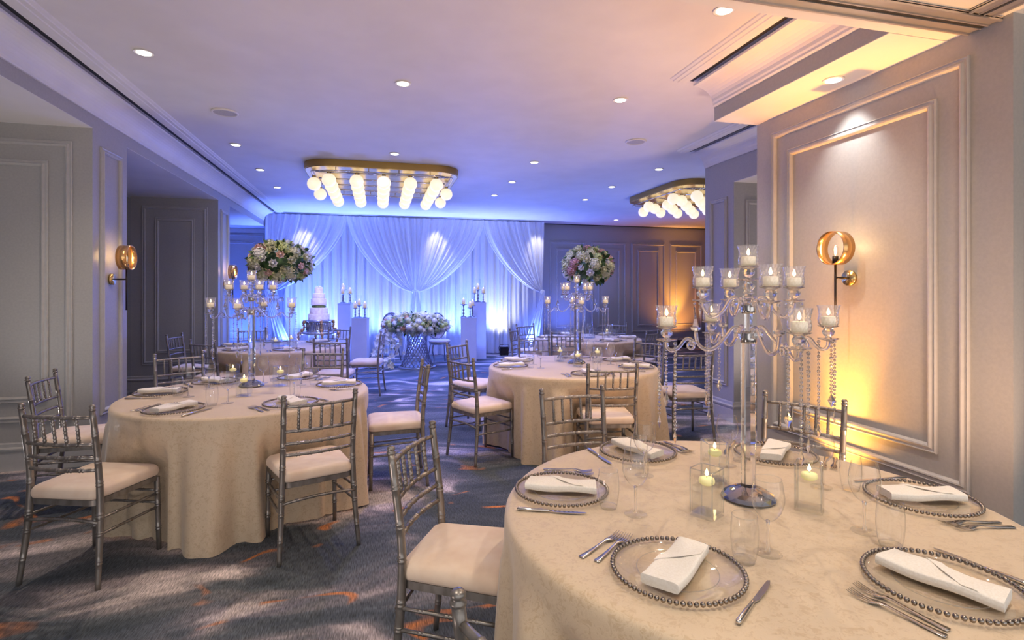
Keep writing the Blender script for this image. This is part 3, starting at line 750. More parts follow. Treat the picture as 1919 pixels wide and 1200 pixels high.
for k, seats in SEATS.items():
    tx, ty = TC[k]; nm = TABS[k][1]
    for ang, sn in seats:
        a = R(ang); d = cw(sin(a), cos(a)); rr_ = .625 if k != 'C' else {-139:.57, 151.7:.565, -21:.65, 33.5:.68}.get(ang, .64)
        px, py = tx+d[0]*rr_, ty+d[1]*rr_
        inn = (-d[0], -d[1]); rt = (inn[1], -inn[0])
        rz = atan2(-inn[0], inn[1])                      # local +Y looks to the table centre
        def P(r, i): return (px+rt[0]*r+inn[0]*i, py+rt[1]*r+inn[1]*i, ZC)
        w = 'at the %s seat of the %s' % (sn, nm)
        CP.put((px, py, ZC), rz, 'silver-beaded glass charger plate '+w, 'plate', 'beaded chargers on the '+nm)
        NK.put((px, py, ZC+.0115), rz+rr.uniform(-.15,.15)+(pi if k == 'C' and ang > 80 else 0), 'ivory napkin folded on the charger '+w, 'napkin', 'napkins on the '+nm)
        FK.put(P(-.192,.0), rz+rr.uniform(-.05,.05), 'inner silver dinner fork '+w, 'fork', 'forks on the '+nm)
        FK.put(P(-.228,-.008), rz+rr.uniform(-.05,.05), 'outer silver dinner fork '+w, 'fork', 'forks on the '+nm)
        KN.put(P(.195,-.01), rz+rr.uniform(-.08,.08), 'silver table knife '+w, 'knife', 'knives on the '+nm)
        TM.put(P(.115,.175), rz, 'empty stemless tumbler '+w, 'glass', 'tumblers on the '+nm)
        GB_.put(P(.150,.265), rz, 'empty stemmed wine goblet '+w, 'goblet', 'wine goblets on the '+nm)

# candles
def flame(mb, z, r=.006, h=.026): mb.lathe([(.0005,z),(r*.8,z+h*.2),(r,z+h*.36),(r*.6,z+h*.7),(.0004,z+h)], 10)
def make_candle(name, r, h, mat, fl=True, round_=False):
    e = empty(name)
    if round_: MB().lathe([(.001,0),(r*.6,.002),(r*.93,h*.3),(r,h*.6),(r*.92,h*.92),(r*.5,h),(.001,h*.98)], 24).build('wax', mat, e)
    else: MB().lathe([(.001,0),(r,0),(r,h-.002),(r-.002,h),(.001,h-.001)], 24).build('wax', mat, e)
    MB().tube([(0,0,h-.002),(0,0,h+.007)], .0012, 6).build('wick', M['wick'], e)
    m = MB(); flame(m, h+.004); m.build('flame', M['flame'], e)
    return e
VC = Proto(make_candle('votive_candle', .0235, .032, M['wax']))
FC = Proto(make_candle('floating_candle', .026, .026, M['waxy'], round_=True))
PC = Proto(make_candle('pillar_candle', .034, .105, M['wax']))
# square vases of water
def make_vase():
    e = empty('square_glass_vase'); w = .042; mb = MB(); H = .155
    def rb(w, b=.006): return [(w-b,w),(-w+b,w),(-w,w-b),(-w,-w+b),(-w+b,-w),(w-b,-w),(w,-w+b),(w,w-b)]
    n = 8; o_, i_ = rb(w), rb(w-.005)
    vs = [(x,y,z) for p, z in ((o_,0),(o_,H),(i_,H),(i_,.012)) for x, y in p]
    mb.add(vs, [(r*n+k, r*n+(k+1)%n, (r+1)*n+(k+1)%n, (r+1)*n+k) for r in range(3) for k in range(n)]+[tuple(range(3*n,4*n)), tuple(range(n))[::-1]], False)
    mb.build('glass_body', M['vaseglass'], e)
    m2 = MB(); m2.prism(rb(w-.001), .001, .010); m2.build('thick_base', M['plateglass'], e)
    m3 = MB(); m3.tube([(x,y,H) for x,y in rb(w-.0025)], .0022, 6, closed=True)
    for sx, sy in ((1,1),(-1,1),(-1,-1),(1,-1)): m3.tube([(sx*(w-.004),sy*(w-.004),.01),(sx*(w-.004),sy*(w-.004),H)], .0024, 6)
    m3.build('edges', M['rimglass'], e)
    m4 = MB(); m4.prism(rb(w-.006), .011, .098); m4.build('water', M['water'], e)
    return e
VS = Proto(make_vase())
vases = {'C': [(1325,968,'front'),(1340,905,'rear'),(1517,957,'right')], 'A': [(437,722,'left'),(458,745,'front'),(526,726,'right')],
         'B': [(1050,680,'left'),(1083,690,'front'),(1120,682,'right')], 'D': [(517,657,'left'),(546,652,'right')], 'E': [(1079,635,'left'),(1138,637,'right')]}
for k, L_ in vases.items():
    nm = TABS[k][1]
    for i, (px, py, w) in enumerate(L_):
        x, y = at(px, py-2, TZ)
        VS.put((x, y, ZC), .5+.9*i, 'square glass vase of water, %s one on the %s' % (w, nm), 'vase', 'square candle vases on the '+nm)
        FC.put((x, y, ZC+.0985), 0, 'lit floating candle in the %s square vase on the %s' % (w, nm), 'candle', 'floating candles on the '+nm)

# ------------------------------------------------------------------ crystal candelabra
def rot(p, a): return (p[0]*cos(a)-p[1]*sin(a), p[0]*sin(a)+p[1]*cos(a), p[2])
STR = {}
def strand_mesh(L):
    if L in STR: return STR[L]
    mb = MB(); z = 0; k = 0
    while z > -L+.055:
        mb.ball((0,0,z-.006), .0052 if k % 4 else .0068, 6, 4, (1,1,1.0), True); z -= .0135; k += 1
    mb.tube([(0,0,0),(0,0,z)], .0006, 4)
    # kite prism
    mb.add([(0,0,z+.004),(.012,0,z-.022),(0,.006,z-.026),(-.012,0,z-.022),(0,-.006,z-.026),(0,0,z-.048)], [(0,1,2),(0,2,3),(0,3,4),(0,4,1),(5,2,1),(5,3,2),(5,4,3),(5,1,4)], False)
    STR[L] = mb.mesh('crystal_strand', M['crystal2']); return STR[L]
cupm = MB()
def cupf(u, v):
    a = 2*pi*u; z = .052+.076*v
    r = .0285+.006*sin(pi*min(1, v*1.7)*.9)*1.0-.0025*sin(pi*v)+.006*max(0, v-.45)**1.2*2.0
    r += .0013*sin(16*(a+1.2*v))+.0013*sin(16*(a-1.2*v))
    if v < .02: r *= .6
    return (r*cos(a), r*sin(a), z)
cupm.grid(cupf, 128, 14); CUP = cupm.mesh('glass_cup', M['cupglass'])
HOLD = MB().lathe([(.001,.0),(.012,.0),(.034,.006),(.036,.009),(.012,.008),(.009,.014),(.019,.024),(.021,.034),(.014,.042),(.018,.046),(.034,.052),(.035,.055),(.001,.054)], 10, flat=True).mesh('candle_holder', M['crystal'])
def candelabra(px_, label, alow, aup, nm):
    root = empty('crystal_candelabra', (px_[0], px_[1], ZC), 0, label, 'candelabra', 'crystal candelabras')
    mb = MB(); rings = [(.086,.0,0),(.093,.008,.5),(.084,.020,0),(.066,.031,.5),(.046,.040,0),(.028,.046,.5)]; n = 16
    vs = [(r*cos(2*pi*(k+o)/n), r*sin(2*pi*(k+o)/n), z) for r, z, o in rings for k in range(n)]; fs = []
    for i in range(len(rings)-1):
        for k in range(n):
            a0, a1, b0, b1 = i*n+k, i*n+(k+1)%n, (i+1)*n+k, (i+1)*n+(k+1)%n
            fs += [(a0,a1,b0),(a1,b1,b0)] if i % 2 == 0 else [(a0,a1,b1),(a0,b1,b0)]
    mb.add(vs, fs+[tuple(range((len(rings)-1)*n, len(rings)*n))], False); mb.build('base', M['facet'], root)
    mb = MB(); mb.prism([(.024,.010),(.010,.024),(-.010,.024),(-.024,.010),(-.024,-.010),(-.010,-.024),(.010,-.024),(.024,-.010)], .046, .20)
    mb.prism([(.024,.010),(.010,.024),(-.010,.024),(-.024,.010),(-.024,-.010),(-.010,-.024),(.010,-.024),(.024,-.010)], .201, .555); mb.build('pillar', M['crystal'], root)
    MB().lathe([(.001,.555),(.026,.555),(.028,.56),(.028,.59),(.026,.595),(.001,.595)], 16).build('metal_collar', M['chrome'], root)
    MB().prism([(.015*cos(k*pi/3), .015*sin(k*pi/3)) for k in range(6)], .595, .660).build('pillar', M['crystal'], root)
    MB().lathe([(.001,.660),(.022,.660),(.024,.665),(.024,.690),(.022,.695),(.001,.695)], 16).build('metal_collar', M['chrome'], root)
    MB().lathe([(.001,.695),(.016,.697),(.010,.708),(.024,.718),(.010,.728),(.020,.734),(.012,.742),(.024,.756),(.012,.770),(.010,.775)], 10, flat=True).build('spindle', M['crystal'], root)
    ups = []
    def cup(p):
        h = bpy.data.objects.new('candle_holder', HOLD); COL.objects.link(h); h.parent = root; h.location = p
        c = bpy.data.objects.new('glass_cup', CUP); COL.objects.link(c); c.parent = h
        ups.append(p)
    cup((0,0,.775))
    for i in range(4):
        a = alow+i*pi/2; mb = MB(); s = 1.04
        mb.tube([rot((x*s,0,z), a) for x,_,z in spline([(.02,0,.60),(.05,0,.612),(.08,0,.578),(.115,0,.54),(.15,0,.533),(.178,0,.555),(.186,0,.602)], 4)], .0068, 8)
        mb.ball(rot((.04*s,0,.585), a), .014, 8, 6, flat=True)
        sp = [(.20+.017*(.25+.75*t)*cos(2.6*pi*t+.5), 0, .545+.017*(.25+.75*t)*sin(2.6*pi*t+.5)) for t in [k/14 for k in range(15)]]
        tail = [(.205,0,.570),(.222,0,.568),(.245,0,.540),(.268,0,.530),(.284,0,.540),(.287,0,.560)]
        mb.tube([rot((x*s,0,z), a) for x,_,z in sp], .0045, 6)
        mb.tube([rot((x*s,0,z), a) for x,_,z in spline([(.186,0,.552)]+tail, 4)], .0064, 8)
        mb.build('lower_arm', M['crystal'], root)
        mb = MB(); q = rot((.186*s,0,0), a)
        mb.lathe([(.001,.597),(.016,.602),(.019,.612),(.008,.612)], 8, (q[0],q[1],0), True); mb.lathe([(.013,.614),(.0005,.668)], 4, (q[0],q[1],0), True); mb.lathe([(.001,.613),(.013,.614)], 4, (q[0],q[1],0), True)
        mb.build('spike_prism', M['crystal2'], root)
        p = rot((.287*s,0,.561), a); cup(p)
        for j, (L, aa) in enumerate(((.30,0.3),(.355,2.4),(.235,4.4))):
            st = bpy.data.objects.new('crystal_strand', strand_mesh(L)); COL.objects.link(st); st.parent = root
            st.location = (p[0]+.031*cos(aa+a), p[1]+.031*sin(aa+a), .562); st.rotation_euler.z = aa*2
        a = aup+i*pi/2; mb = MB()
        mb.tube([rot((x,0,z), a) for x,_,z in spline([(.018,0,.685),(.04,0,.715),(.065,0,.71),(.09,0,.67),(.12,0,.648),(.14,0,.652),(.158,0,.675),(.163,0,.700)], 4)], .0060, 8)
        mb.ball(rot((.05,0,.695), a), .013, 8, 6, flat=True); mb.build('upper_arm', M['crystal'], root)
        p = rot((.163,0,.700), a); cup(p)
        mb = MB()
        for j in range(5):
            aa = 2*pi*j/5; cx, cy = p[0]+.028*cos(aa), p[1]+.028*sin(aa)
            mb.ball((cx,cy,.694), .005, 6, 4, flat=True)
            mb.add([(cx,cy,.688),(cx+.005,cy,.675),(cx,cy+.005,.675),(cx-.005,cy,.675),(cx,cy-.005,.675),(cx,cy,.640)], [(0,1,2),(0,2,3),(0,3,4),(0,4,1),(5,2,1),(5,3,2),(5,4,3),(5,1,4)], False)
        mb.build('hanging_prisms', M['crystal2'], root)
    names = ['top']+['lower %s' % d if e == 0 else 'upper %s' % d for d in ('first','second','third','fourth') for e in (0,1)]
    for i, p in enumerate(ups):
        wx, wy = px_[0]+p[0], px_[1]+p[1]
        # name the cup by where it stands seen from the camera
        xc = wx*CT-wy*ST; zc = wx*ST+wy*CT; c0x = px_[0]*CT-px_[1]*ST; c0z = px_[0]*ST+px_[1]*CT
        dx, dz = xc-c0x, zc-c0z
        if i == 0: w = 'topmost cup'
        else:
            tier = 'lower' if p[2] < .6 else 'upper'
            if tier == 'lower': pos = ('left' if dx < 0 else 'right') if abs(dx) > abs(dz) else ('front' if dz < 0 else 'back')
            else: pos = ('front ' if dz < 0 else 'back ')+('left' if dx < 0 else 'right')
            w = tier+' '+pos+' cup'
        VC.put((wx, wy, ZC+p[2]+.056), 0, 'votive candle in the %s, candelabra of the %s' % (w, nm), 'candle', 'votive candles in the candelabra on the '+nm)
pc = at(1403, 935, TZ); candelabra(pc, 'large crystal candelabra with strands and nine cups on the nearest table', R(4-14), R(0-14), 'nearest table')
pa = at(472, 724, TZ); candelabra(pa, 'crystal candelabra with hanging strands on the left table', R(8-14), R(45-14), 'left table')
pb = at(1081, 681, TZ); candelabra(pb, 'crystal candelabra with hanging strands on the middle right table', R(2-14), R(48-14), 'middle right table')

# ------------------------------------------------------------------ flowers
def petal(mb, a, tilt, w, l, r0, z0, curl=.3):
    def f(u, v):
        s = (u-.5)*w*sin(pi*min(1,.25+.75*v)*.93)*1.1; r = r0+l*v*cos(tilt)-curl*l*v*v*.0; z = z0+l*v*sin(tilt)-curl*l*(v-.55)**2*1.6-.25*abs(u-.5)**2*0
        r += curl*l*v*v*.5; k = abs(u-.5)*2; r -= k*k*w*.22
        return (r*cos(a)-s*sin(a), r*sin(a)+s*cos(a), z)
    mb.grid(f, 3, 3)
def rose(r):
    mb = MB(); mb.ball((0,0,r*.15), r*.42, 8, 5)
    for ly, (n, t, w, l, r0) in enumerate(((4,1.35,.9,.75,.20),(5,1.15,1.0,.85,.32),(6,.80,1.1,.85,.42),(7,.42,1.1,.80,.50))):
        for k in range(n): petal(mb, 2*pi*(k+.37*ly)/n, t, r*w, r*l, r*r0, -r*.25+r*.02*ly, .25)
    return mb
def hydrangea(r):
    mb = MB(); mb.ball((0,0,0), r*.80, 10, 7); n = 60
    for i in range(n):
        zz = 1-1.55*(i+.5)/n; ph_ = i*2.39996; q = sqrt(max(0, 1-zz*zz)); nv = Vector((q*cos(ph_), q*sin(ph_), zz)); c = nv*r*(.92+.1*random.random())
        t = nv.orthogonal().normalized(); b = nv.cross(t); s = r*.20; a0 = random.random()*2
        for k in range(4):
            a = a0+k*pi/2; d = t*cos(a)+b*sin(a); e = t*(-sin(a))+b*cos(a)
            mb.add([c, c+d*s*.6+e*s*.5+nv*s*.15, c+d*s*1.15+nv*s*.25, c+d*s*.6-e*s*.5+nv*s*.15], [(0,1,2,3)], False)
    return mb
def orchid(r):
    mb = MB()
    for k in range(5): petal(mb, 2*pi*k/5+.3, .25, r*(1.0 if k % 2 else .8), r, r*.06, 0, .2)
    mb.ball((0,0,r*.12), r*.16, 6, 4); return mb
FM = {}
for nm, fn, r, mt in (('hydrangea', hydrangea, .085, 'cream'), ('white_hydrangea', hydrangea, .08, 'white'), ('lime_hydrangea', hydrangea, .07, 'lime'), ('dusty_hydrangea', hydrangea, .075, 'dusty'), ('rust_hydrangea', hydrangea, .07, 'rust'),
                      ('white_rose', rose, .045, 'white'), ('cream_rose', rose, .05, 'cream'), ('blush_rose', rose, .042, 'blush'), ('orchid', orchid, .05, 'white')):
    FM[nm] = fn(r).mesh(nm, M[mt])
PART = {'hydrangea':'hydrangea_head','white_hydrangea':'hydrangea_head','lime_hydrangea':'hydrangea_head','dusty_hydrangea':'hydrangea_head','rust_hydrangea':'hydrangea_head','white_rose':'rose','cream_rose':'rose','blush_rose':'rose','orchid':'orchid_bloom'}
def bloom(root, kind, p, n, s=1):
    o = bpy.data.objects.new(PART[kind], FM[kind]); COL.objects.link(o); o.parent = root; o.location = p
    q = Vector(n).to_track_quat('Z', 'Y'); o.rotation_euler = (q @ Vector((0,0,1)) and q).to_euler(); o.scale = (s,)*3
    if kind in ('dusty_hydrangea', 'blush_rose', 'lime_hydrangea', 'rust_hydrangea'): o['label'] = {'dusty_hydrangea':'dusty pink bloom','blush_rose':'blush rose','lime_hydrangea':'lime green bloom','rust_hydrangea':'rust coloured bloom'}[kind]
def leaf(mb, p, d, up, l, w):
    p, d, up = Vector(p), Vector(d).normalized(), Vector(up); s = d.cross(up); s = s.normalized() if s.length > .01 else d.orthogonal(); n = s.cross(d)
    vs = [p, p+d*l*.35+s*w*.5+n*l*.05, p+d*l*.75+s*w*.35+n*l*.02, p+d*l-n*l*.1, p+d*l*.75-s*w*.35+n*l*.02, p+d*l*.35-s*w*.5+n*l*.05, p+d*l*.4-n*l*.02]
    mb.add(vs, [(0,1,6),(1,2,6),(2,3,6),(3,4,6),(4,5,6),(5,0,6)], True)
def bouquet(c, rx, rz, seed, label, name='flower_arrangement'):
    rr = random.Random(seed); root = empty(name, c, 0, label, 'flower arrangement', 'tall flower balls')
    core = MB(); core.ball((0,0,0), 1, 20, 12, (rx*.72, rx*.72, rz*.70)); core.build('leafy_core', M['leaf'], root)
    lm = MB(); l2 = MB(); n = 150
    for i in range(n):
        z = 1-1.85*(i+.5)/n; ph_ = i*2.39996+.3; q = sqrt(max(0,1-z*z)); d = Vector((q*cos(ph_), q*sin(ph_), z))
        p = Vector((d.x*rx*.74, d.y*rx*.74, d.z*rz*.72)); dd = (d+Vector((rr.uniform(-.6,.6), rr.uniform(-.6,.6), rr.uniform(-.4,.5)))).normalized()
        leaf(l2 if i % 5 == 0 else lm, p, dd, (rr.uniform(-1,1), rr.uniform(-1,1), 1), rr.uniform(.11,.15), rr.uniform(.06,.085))
    lm.build('foliage', M['leaf'], root); l2.build('lime_foliage', M['leaf2'], root)
    kinds = ['hydrangea','white_rose','dusty_hydrangea','white_hydrangea','blush_rose','hydrangea','cream_rose','lime_hydrangea','hydrangea','cream_rose','hydrangea','cream_rose','white_rose']
    n = 56
    for i in range(n):
        z = 1-1.78*(i+.5)/n; ph_ = i*2.39996+seed; q = sqrt(max(0,1-z*z)); d = Vector((q*cos(ph_), q*sin(ph_), z))
        k = rr.choice(kinds); f = .92 if 'rose' in k else .80
        bloom(root, k, (d.x*rx*f, d.y*rx*f, d.z*rz*f), d, rr.uniform(.95,1.2))
    return root
xD, yD = TC['D']; xE, yE = TC['E']
bouquet((xD, yD, 1.885), .43, .30, 11, 'large ball of cream, white and dusty pink flowers on the back left table')
bouquet((xE, yE, 1.89), .43, .33, 23, 'large ball of cream and rust coloured flowers on the back right table')
def tallvase():
    e = empty('tall_clear_vase')
    MB().lathe([(.115,.0),(.118,.012),(.105,.06),(.080,.20),(.050,.40),(.026,.55),(.022,.60)], 28).build('flared_foot', M['vase'], e)
    MB().lathe([(.022,.60),(.034,.615),(.034,.64),(.022,.655)], 20).build('collar', M['crystal2'], e)
    MB().lathe([(.022,.655),(.034,.70),(.060,.78),(.10,.87),(.12,.90)], 28).build('trumpet', M['vase'], e)
    MB().lathe([(.001,.001),(.115,.001)], 28).build('foot_plate', M['rimglass'], e)
    return e
TV = Proto(tallvase())
TV.put((xD, yD, ZC), 0, 'tall clear waisted vase under the flowers on the back left table', 'vase', 'tall clear vases')
TV.put((xE, yE, ZC), 0, 'tall clear waisted vase under the flowers on the back right table', 'vase', 'tall clear vases')

# ------------------------------------------------------------------ sweetheart table
xs_, ys_ = cw(-.178*10.55, 10.55)
st = empty('sweetheart_table', (xs_, ys_, 0), 0, 'small table with silver lattice base and glass top before the drapes', 'table')
prof = [(0,.33),(.06,.305),(.15,.265),(.30,.215),(.45,.190),(.58,.195),(.68,.215),(.70,.22)]
def pr(z):
    for (z0, r0), (z1, r1) in zip(prof, prof[1:]):
        if z <= z1: return r0+(r1-r0)*(z-z0)/(z1-z0)
    return prof[-1][1]
mb = MB()
for s in (-1, 1):
    for k in range(22):
        mb.tube([(pr(z)*cos(2*pi*k/22+s*z*2.6), pr(z)*sin(2*pi*k/22+s*z*2.6), z) for z in [.03+.67*j/16 for j in range(17)]], .0065, 6)
mb.build('lattice_base', M['lattice'], st)
MB().lathe([(.001,.0),(.375,.0),(.38,.012),(.34,.030),(.20,.032),(.001,.032)], 40).build('foot', M['lattice'], st)
mb = MB(); mb.tube([(.222*cos(2*pi*k/32), .222*sin(2*pi*k/32), .703) for k in range(32)], .010, 8, closed=True); mb.build('top_ring', M['lattice'], st)
MB().lathe([(.001,.715),(.62,.715),(.625,.720),(.62,.725),(.001,.725)], 48).build('glass_top', M['rimglass'], st)
fr = empty('table_flower_garland', (xs_, ys_, .73), 0, 'long garland of white and cream blooms with orchids cascading left off the lattice table', 'flower arrangement')
core = MB(); core.ball((.02,-.18,.13), 1, 20, 10, (.58,.22,.15)); core.build('leafy_core', M['leaf'], fr)
rr = random.Random(4); lm = MB()
ux, uy = CT, -ST                                 # along the camera's right, for the garland's long side
def G(a, b, z): return (a*ux+b*ST, a*uy+b*CT, z)
n = 165
for i in range(n):
    z = 1-1.9*(i+.5)/n; ph_ = i*2.39996; q = sqrt(max(0,1-z*z)); d = Vector((q*cos(ph_), q*sin(ph_), z))
    if d.y > .55: continue
    p = G(.02+d.x*.63, -.18+d.y*.25, .125+d.z*.20)
    k = rr.choice(['hydrangea','white_rose','white_rose','cream_rose','white_hydrangea','white_hydrangea','cream_rose','rust_hydrangea' if rr.random() < .6 else 'lime_hydrangea'])
    bloom(fr, k, p, G(d.x, d.y, d.z), rr.uniform(.62,.88)*(1.15 if 'rose' in k else 1))
    if i % 2: leaf(lm, p, G(d.x+rr.uniform(-.5,.5), d.y, d.z-.3), (0,0,1), .09, .045)
for i in range(84):                                   # orchid cascade to the floor
    t = i/83; w = .10+.16*t
    a = -.50-.16*t+rr.uniform(-w, w); z = .18-.88*t**1.1+rr.uniform(-.04,.04); b = -.26-.06*sin(t*3)+rr.uniform(-.08,.08)
    bloom(fr, 'orchid', G(a, b, max(z, -.705)), G(rr.uniform(-.5,.5), -1, rr.uniform(-.1,.5)), rr.uniform(.8,1.15))
    if i % 3 == 0: leaf(lm, G(a, b+.02, z), G(rr.uniform(-1,1), -.4, -.6), (0,0,1), .10, .035)
for i in range(14):
    a = -.30+rr.uniform(-.15,.1); z = rr.uniform(-.45,.05); bloom(fr, 'orchid', G(a, -.27, z), G(rr.uniform(-.4,.4), -1, .1), .85)
lm.build('foliage', M['leaf'], fr)
mb = MB()
for i in range(8):
    a = -.42-.04*i; mb.tube(spline([G(a+.1,-.2,.1), G(a,-.28,-.05), G(a-.03,-.29,-.4), G(a-.06+.02*i,-.29,-.66)]), .003, 5)
mb.build('orchid_stems', M['leaf2'], fr)
def oval_chair(px, zc, rz, label):
    x, y = cw((px-CX)/FPX*zc, zc); r = empty('oval_back_chair', (x, y, 0), rz, label, 'chair', 'oval back chairs at the lattice table')
    # faces -Y locally
    mb = MB(); pts = [(.20*cos(a), .20+.03, .76+.27*sin(a)) for a in [2*pi*k/40 for k in range(40)]]; mb.tube(pts, .014, 8, closed=True); mb.build('back_frame', M['lattice'], r)
    mb = MB(); mb.grid(lambda u, v: (.19*(2*u-1)*sqrt(max(0, 1-(2*v-1)**2)), .225-.03*sin(pi*u)*sin(pi*v), .76+.26*(2*v-1)), 14, 14)
    mb.grid(lambda u, v: (.19*(2*u-1)*sqrt(max(0, 1-(2*v-1)**2)), .24, .76+.26*(2*v-1)), 14, 14); mb.build('back_pad', M['oval'], r)
    MB().lathe([(.001,.43),(.21,.43),(.225,.445),(.225,.475),(.20,.49),(.001,.495)], 30).build('seat', M['oval'], r)
    MB().lathe([(.19,.40),(.215,.40),(.215,.43),(.19,.43),(.19,.40)], 30).build('seat_rail', M['lattice'], r)
    for sx in (-1,1):
        MB().tube(spline([(sx*.17,-.15,.40),(sx*.19,-.17,.28),(sx*.15,-.14,.12),(sx*.18,-.19,0)]), [.020]+[.018-.0007*k for k in range(15)], 8).build('front_leg', M['lattice'], r)
        MB().tube(spline([(sx*.15,.17,.40),(sx*.17,.22,.2),(sx*.20,.28,0)]), .013, 8).build('back_leg', M['lattice'], r)
        MB().tube([(sx*.12,.19,.42),(sx*.13,.235,.56)], .011, 8).build('back_post', M['lattice'], r)
oval_chair(729, 11.3, -.25, 'mauve oval-backed chair at the left behind the flower garland')
oval_chair(824, 11.15, .15, 'mauve oval-backed chair at the right behind the flower garland')

# ------------------------------------------------------------------ pedestals with candle holders
PG = 'white pedestals beside the lattice table'
def pedestal(px0, px1, zc, top, label):
    c, w = (px0+px1)/2, (px1-px0)/FPX*zc; w = min(w, .36); x, y = cw((c-CX)/FPX*zc, zc)
    e = empty('pedestal', (x, y, 0), -.14, label, 'pedestal', PG)
    MB().box(-w/2, w/2, -w/2, w/2, .0, top-.004, .004).build('column', M['pedestal'], e); MB().box(-w/2-.003, w/2+.003, -w/2-.003, w/2+.003, top-.02, top, .004).build('top_cap', M['pedestal'], e)
    return x, y
def holder():
    e = empty('candle_stand')
    MB().lathe([(.001,0),(.050,0),(.052,.006),(.030,.016),(.012,.026),(.010,.05),(.020,.062),(.010,.075),(.008,.10),(.018,.115),(.008,.13),(.008,.17),(.016,.185),(.030,.195),(.058,.20),(.058,.206),(.001,.206)], 18).build('stem', M['lattice'], e)
    MB().lathe([(.045,.207),(.045,.37)], 24).build('hurricane_shade', M['glass'], e)
    MB().lathe([(.045,.37),(.046,.371),(.045,.372)], 24).build('shade_rim', M['rimglass'], e)
    return e
HS = Proto(holder())
for (a, b, zc, top, w, cs) in ((662,690,11.0,.95,'short left', [(-.10,-.06,1.0,'left'),(.09,-.04,1.0,'right'),(-.03,.09,1.25,'rear')]),
                               (636,659,11.45,1.24,'tall left', [(-.05,-.05,1.0,'left'),(.10,0,1.0,'right'),(-.05,.10,1.42,'rear')]),
                               (864,893,11.5,.94,'short right', [(-.11,-.02,1.35,'left'),(.02,-.08,1.0,'front'),(.10,.07,1.18,'rear')]),
                               (884,911,12.0,1.25,'tall right', [(-.10,-.03,1.0,'left'),(.10,-.03,1.0,'right'),(0,.09,1.4,'rear')])):
    x, y = pedestal(a, b, zc, top, 'plain white pedestal, the %s one before the drapes' % w)
    for dx, dy, s, q in cs:
        HS.put((x+dx, y+dy, top+.0005), 0, 'silver candle stand with clear hurricane shade, %s one on the %s pedestal' % (q, w), 'candle stand', 'candle stands on the pedestals', s)
        PC.put((x+dx, y+dy, top+.207*s+.001), 0, 'lit white pillar candle in the %s shade on the %s pedestal' % (q, w), 'candle', 'pillar candles on the pedestals')

# ------------------------------------------------------------------ cake
xk, yk = cw(-.362*10.5, 10.5)
e = empty('cake_table', (xk, yk, 0), 0, 'carved gilt table with blue-lit round top carrying the wedding cake', 'table')
MB().lathe([(.001,.66),(.34,.66),(.345,.67),(.345,.70),(.335,.71),(.001,.71)], 40).build('tabletop', M['silver'], e)
for k in range(4):
    a = R(-75+90*k); mb = MB(); sp = spline([(.26,0,.93),(.285,0,.86),(.27,0,.80),(.30,0,.74),(.36,0,.68),(.38,0,.60),(.33,0,.45),(.30,0,.25),(.33,0,.08),(.38,0,.0)], 6)
    mb.tube([rot(p, a) for p in sp], [.022+.010*sin(i*1.7) for i in range(len(sp))], 8)
    for zz, r0 in ((.90,.27),(.74,.31),(.66,.37)): mb.ball(rot((r0,0,zz), a), .034, 8, 6, (1,1,1.2))
    mb.build('carved_leg', M['gilt'], e)
cs = empty('cake_stand', (xk, yk, .7105), 0, 'round silver fluted cake stand between the cake and the gilt table', 'cake stand')
mb = MB(); mb.lathe([(.001,.0),(.235,.0),(.245,.012),(.235,.022),(.23,.03),(.23,.185),(.24,.195),(.255,.205),(.255,.222),(.001,.224)], 40); mb.build('drum', M['silver'], cs)
mb = MB()
for k in range(40): a = 2*pi*k/40; mb.tube([(.233*cos(a),.233*sin(a),.03),(.233*cos(a),.233*sin(a),.185)], .006, 5)
mb.build('fluting', M['chrome'], cs)
ck = empty('wedding_cake', (xk, yk, .9355), 0, 'tall tiered blush and ivory wedding cake in front of the drapes', 'cake')
z = 0
for i, (r, h) in enumerate(((.20,.125),(.17,.115),(.115,.05),(.145,.135),(.115,.10),(.080,.115))):
    if i == 2:
        mb = MB()
        for k in range(26): a = 2*pi*k/26; mb.ball((.115*cos(a),.115*sin(a),z+.022), .022, 6, 5)
        mb.lathe([(.001,z),(.10,z),(.10,z+.05),(.001,z+.05)], 24); mb.build('flower_ring', M['leaf2'], ck)
    else: MB().lathe([(.001,z),(r,z),(r+.003,z+.006),(r,z+.012),(r,z+h-.012),(r-.008,z+h-.002),(.001,z+h)], 36).build('tier', M['cake'], ck)
    z += h
mb = MB(); rr = random.Random(2)
for k in range(9): mb.ball((rr.uniform(-.04,.04), rr.uniform(-.04,.04), z+.012), .017, 6, 5)
mb.build('topper', M['white'], ck)

# uplighter fixtures
ux_ = ptY(945, 655, 12.15); uplighter((ux_[0], 12.15, 0), 0, 'small black floor uplighter glowing up the right of the drapes')
u2 = ptY(1278, 640, 12.7); uplighter((u2[0], 12.7, 0), 0, 'small black floor uplighter throwing orange light up the back wall')
uplighter((2.98, 3.0, 0), pi/2, 'small black floor uplighter throwing orange light up the right panel')
ORG = (1,.42,.06)
spot((2.95, 2.99, .22), (3.10, 2.96, 1.6), (1,.38,.045), 380, 46, 1, .03)
spot((2.95, 3.0, .22), (3.08, 3.0, 1.2), ORG, 120, 120, 1, .05)
spot((2.95, 3.02, .23), (2.98, 2.9, 2.9), ORG, 55, 80, 1, .05)
spot((u2[0], 12.55, .22), (u2[0], 12.97, 1.7), ORG, 330, 42, 1, .04)
spot((u2[0], 12.5, .22), (u2[0], 12.9, 2.6), (1,.36,.06), 110, 130, 1, .1)
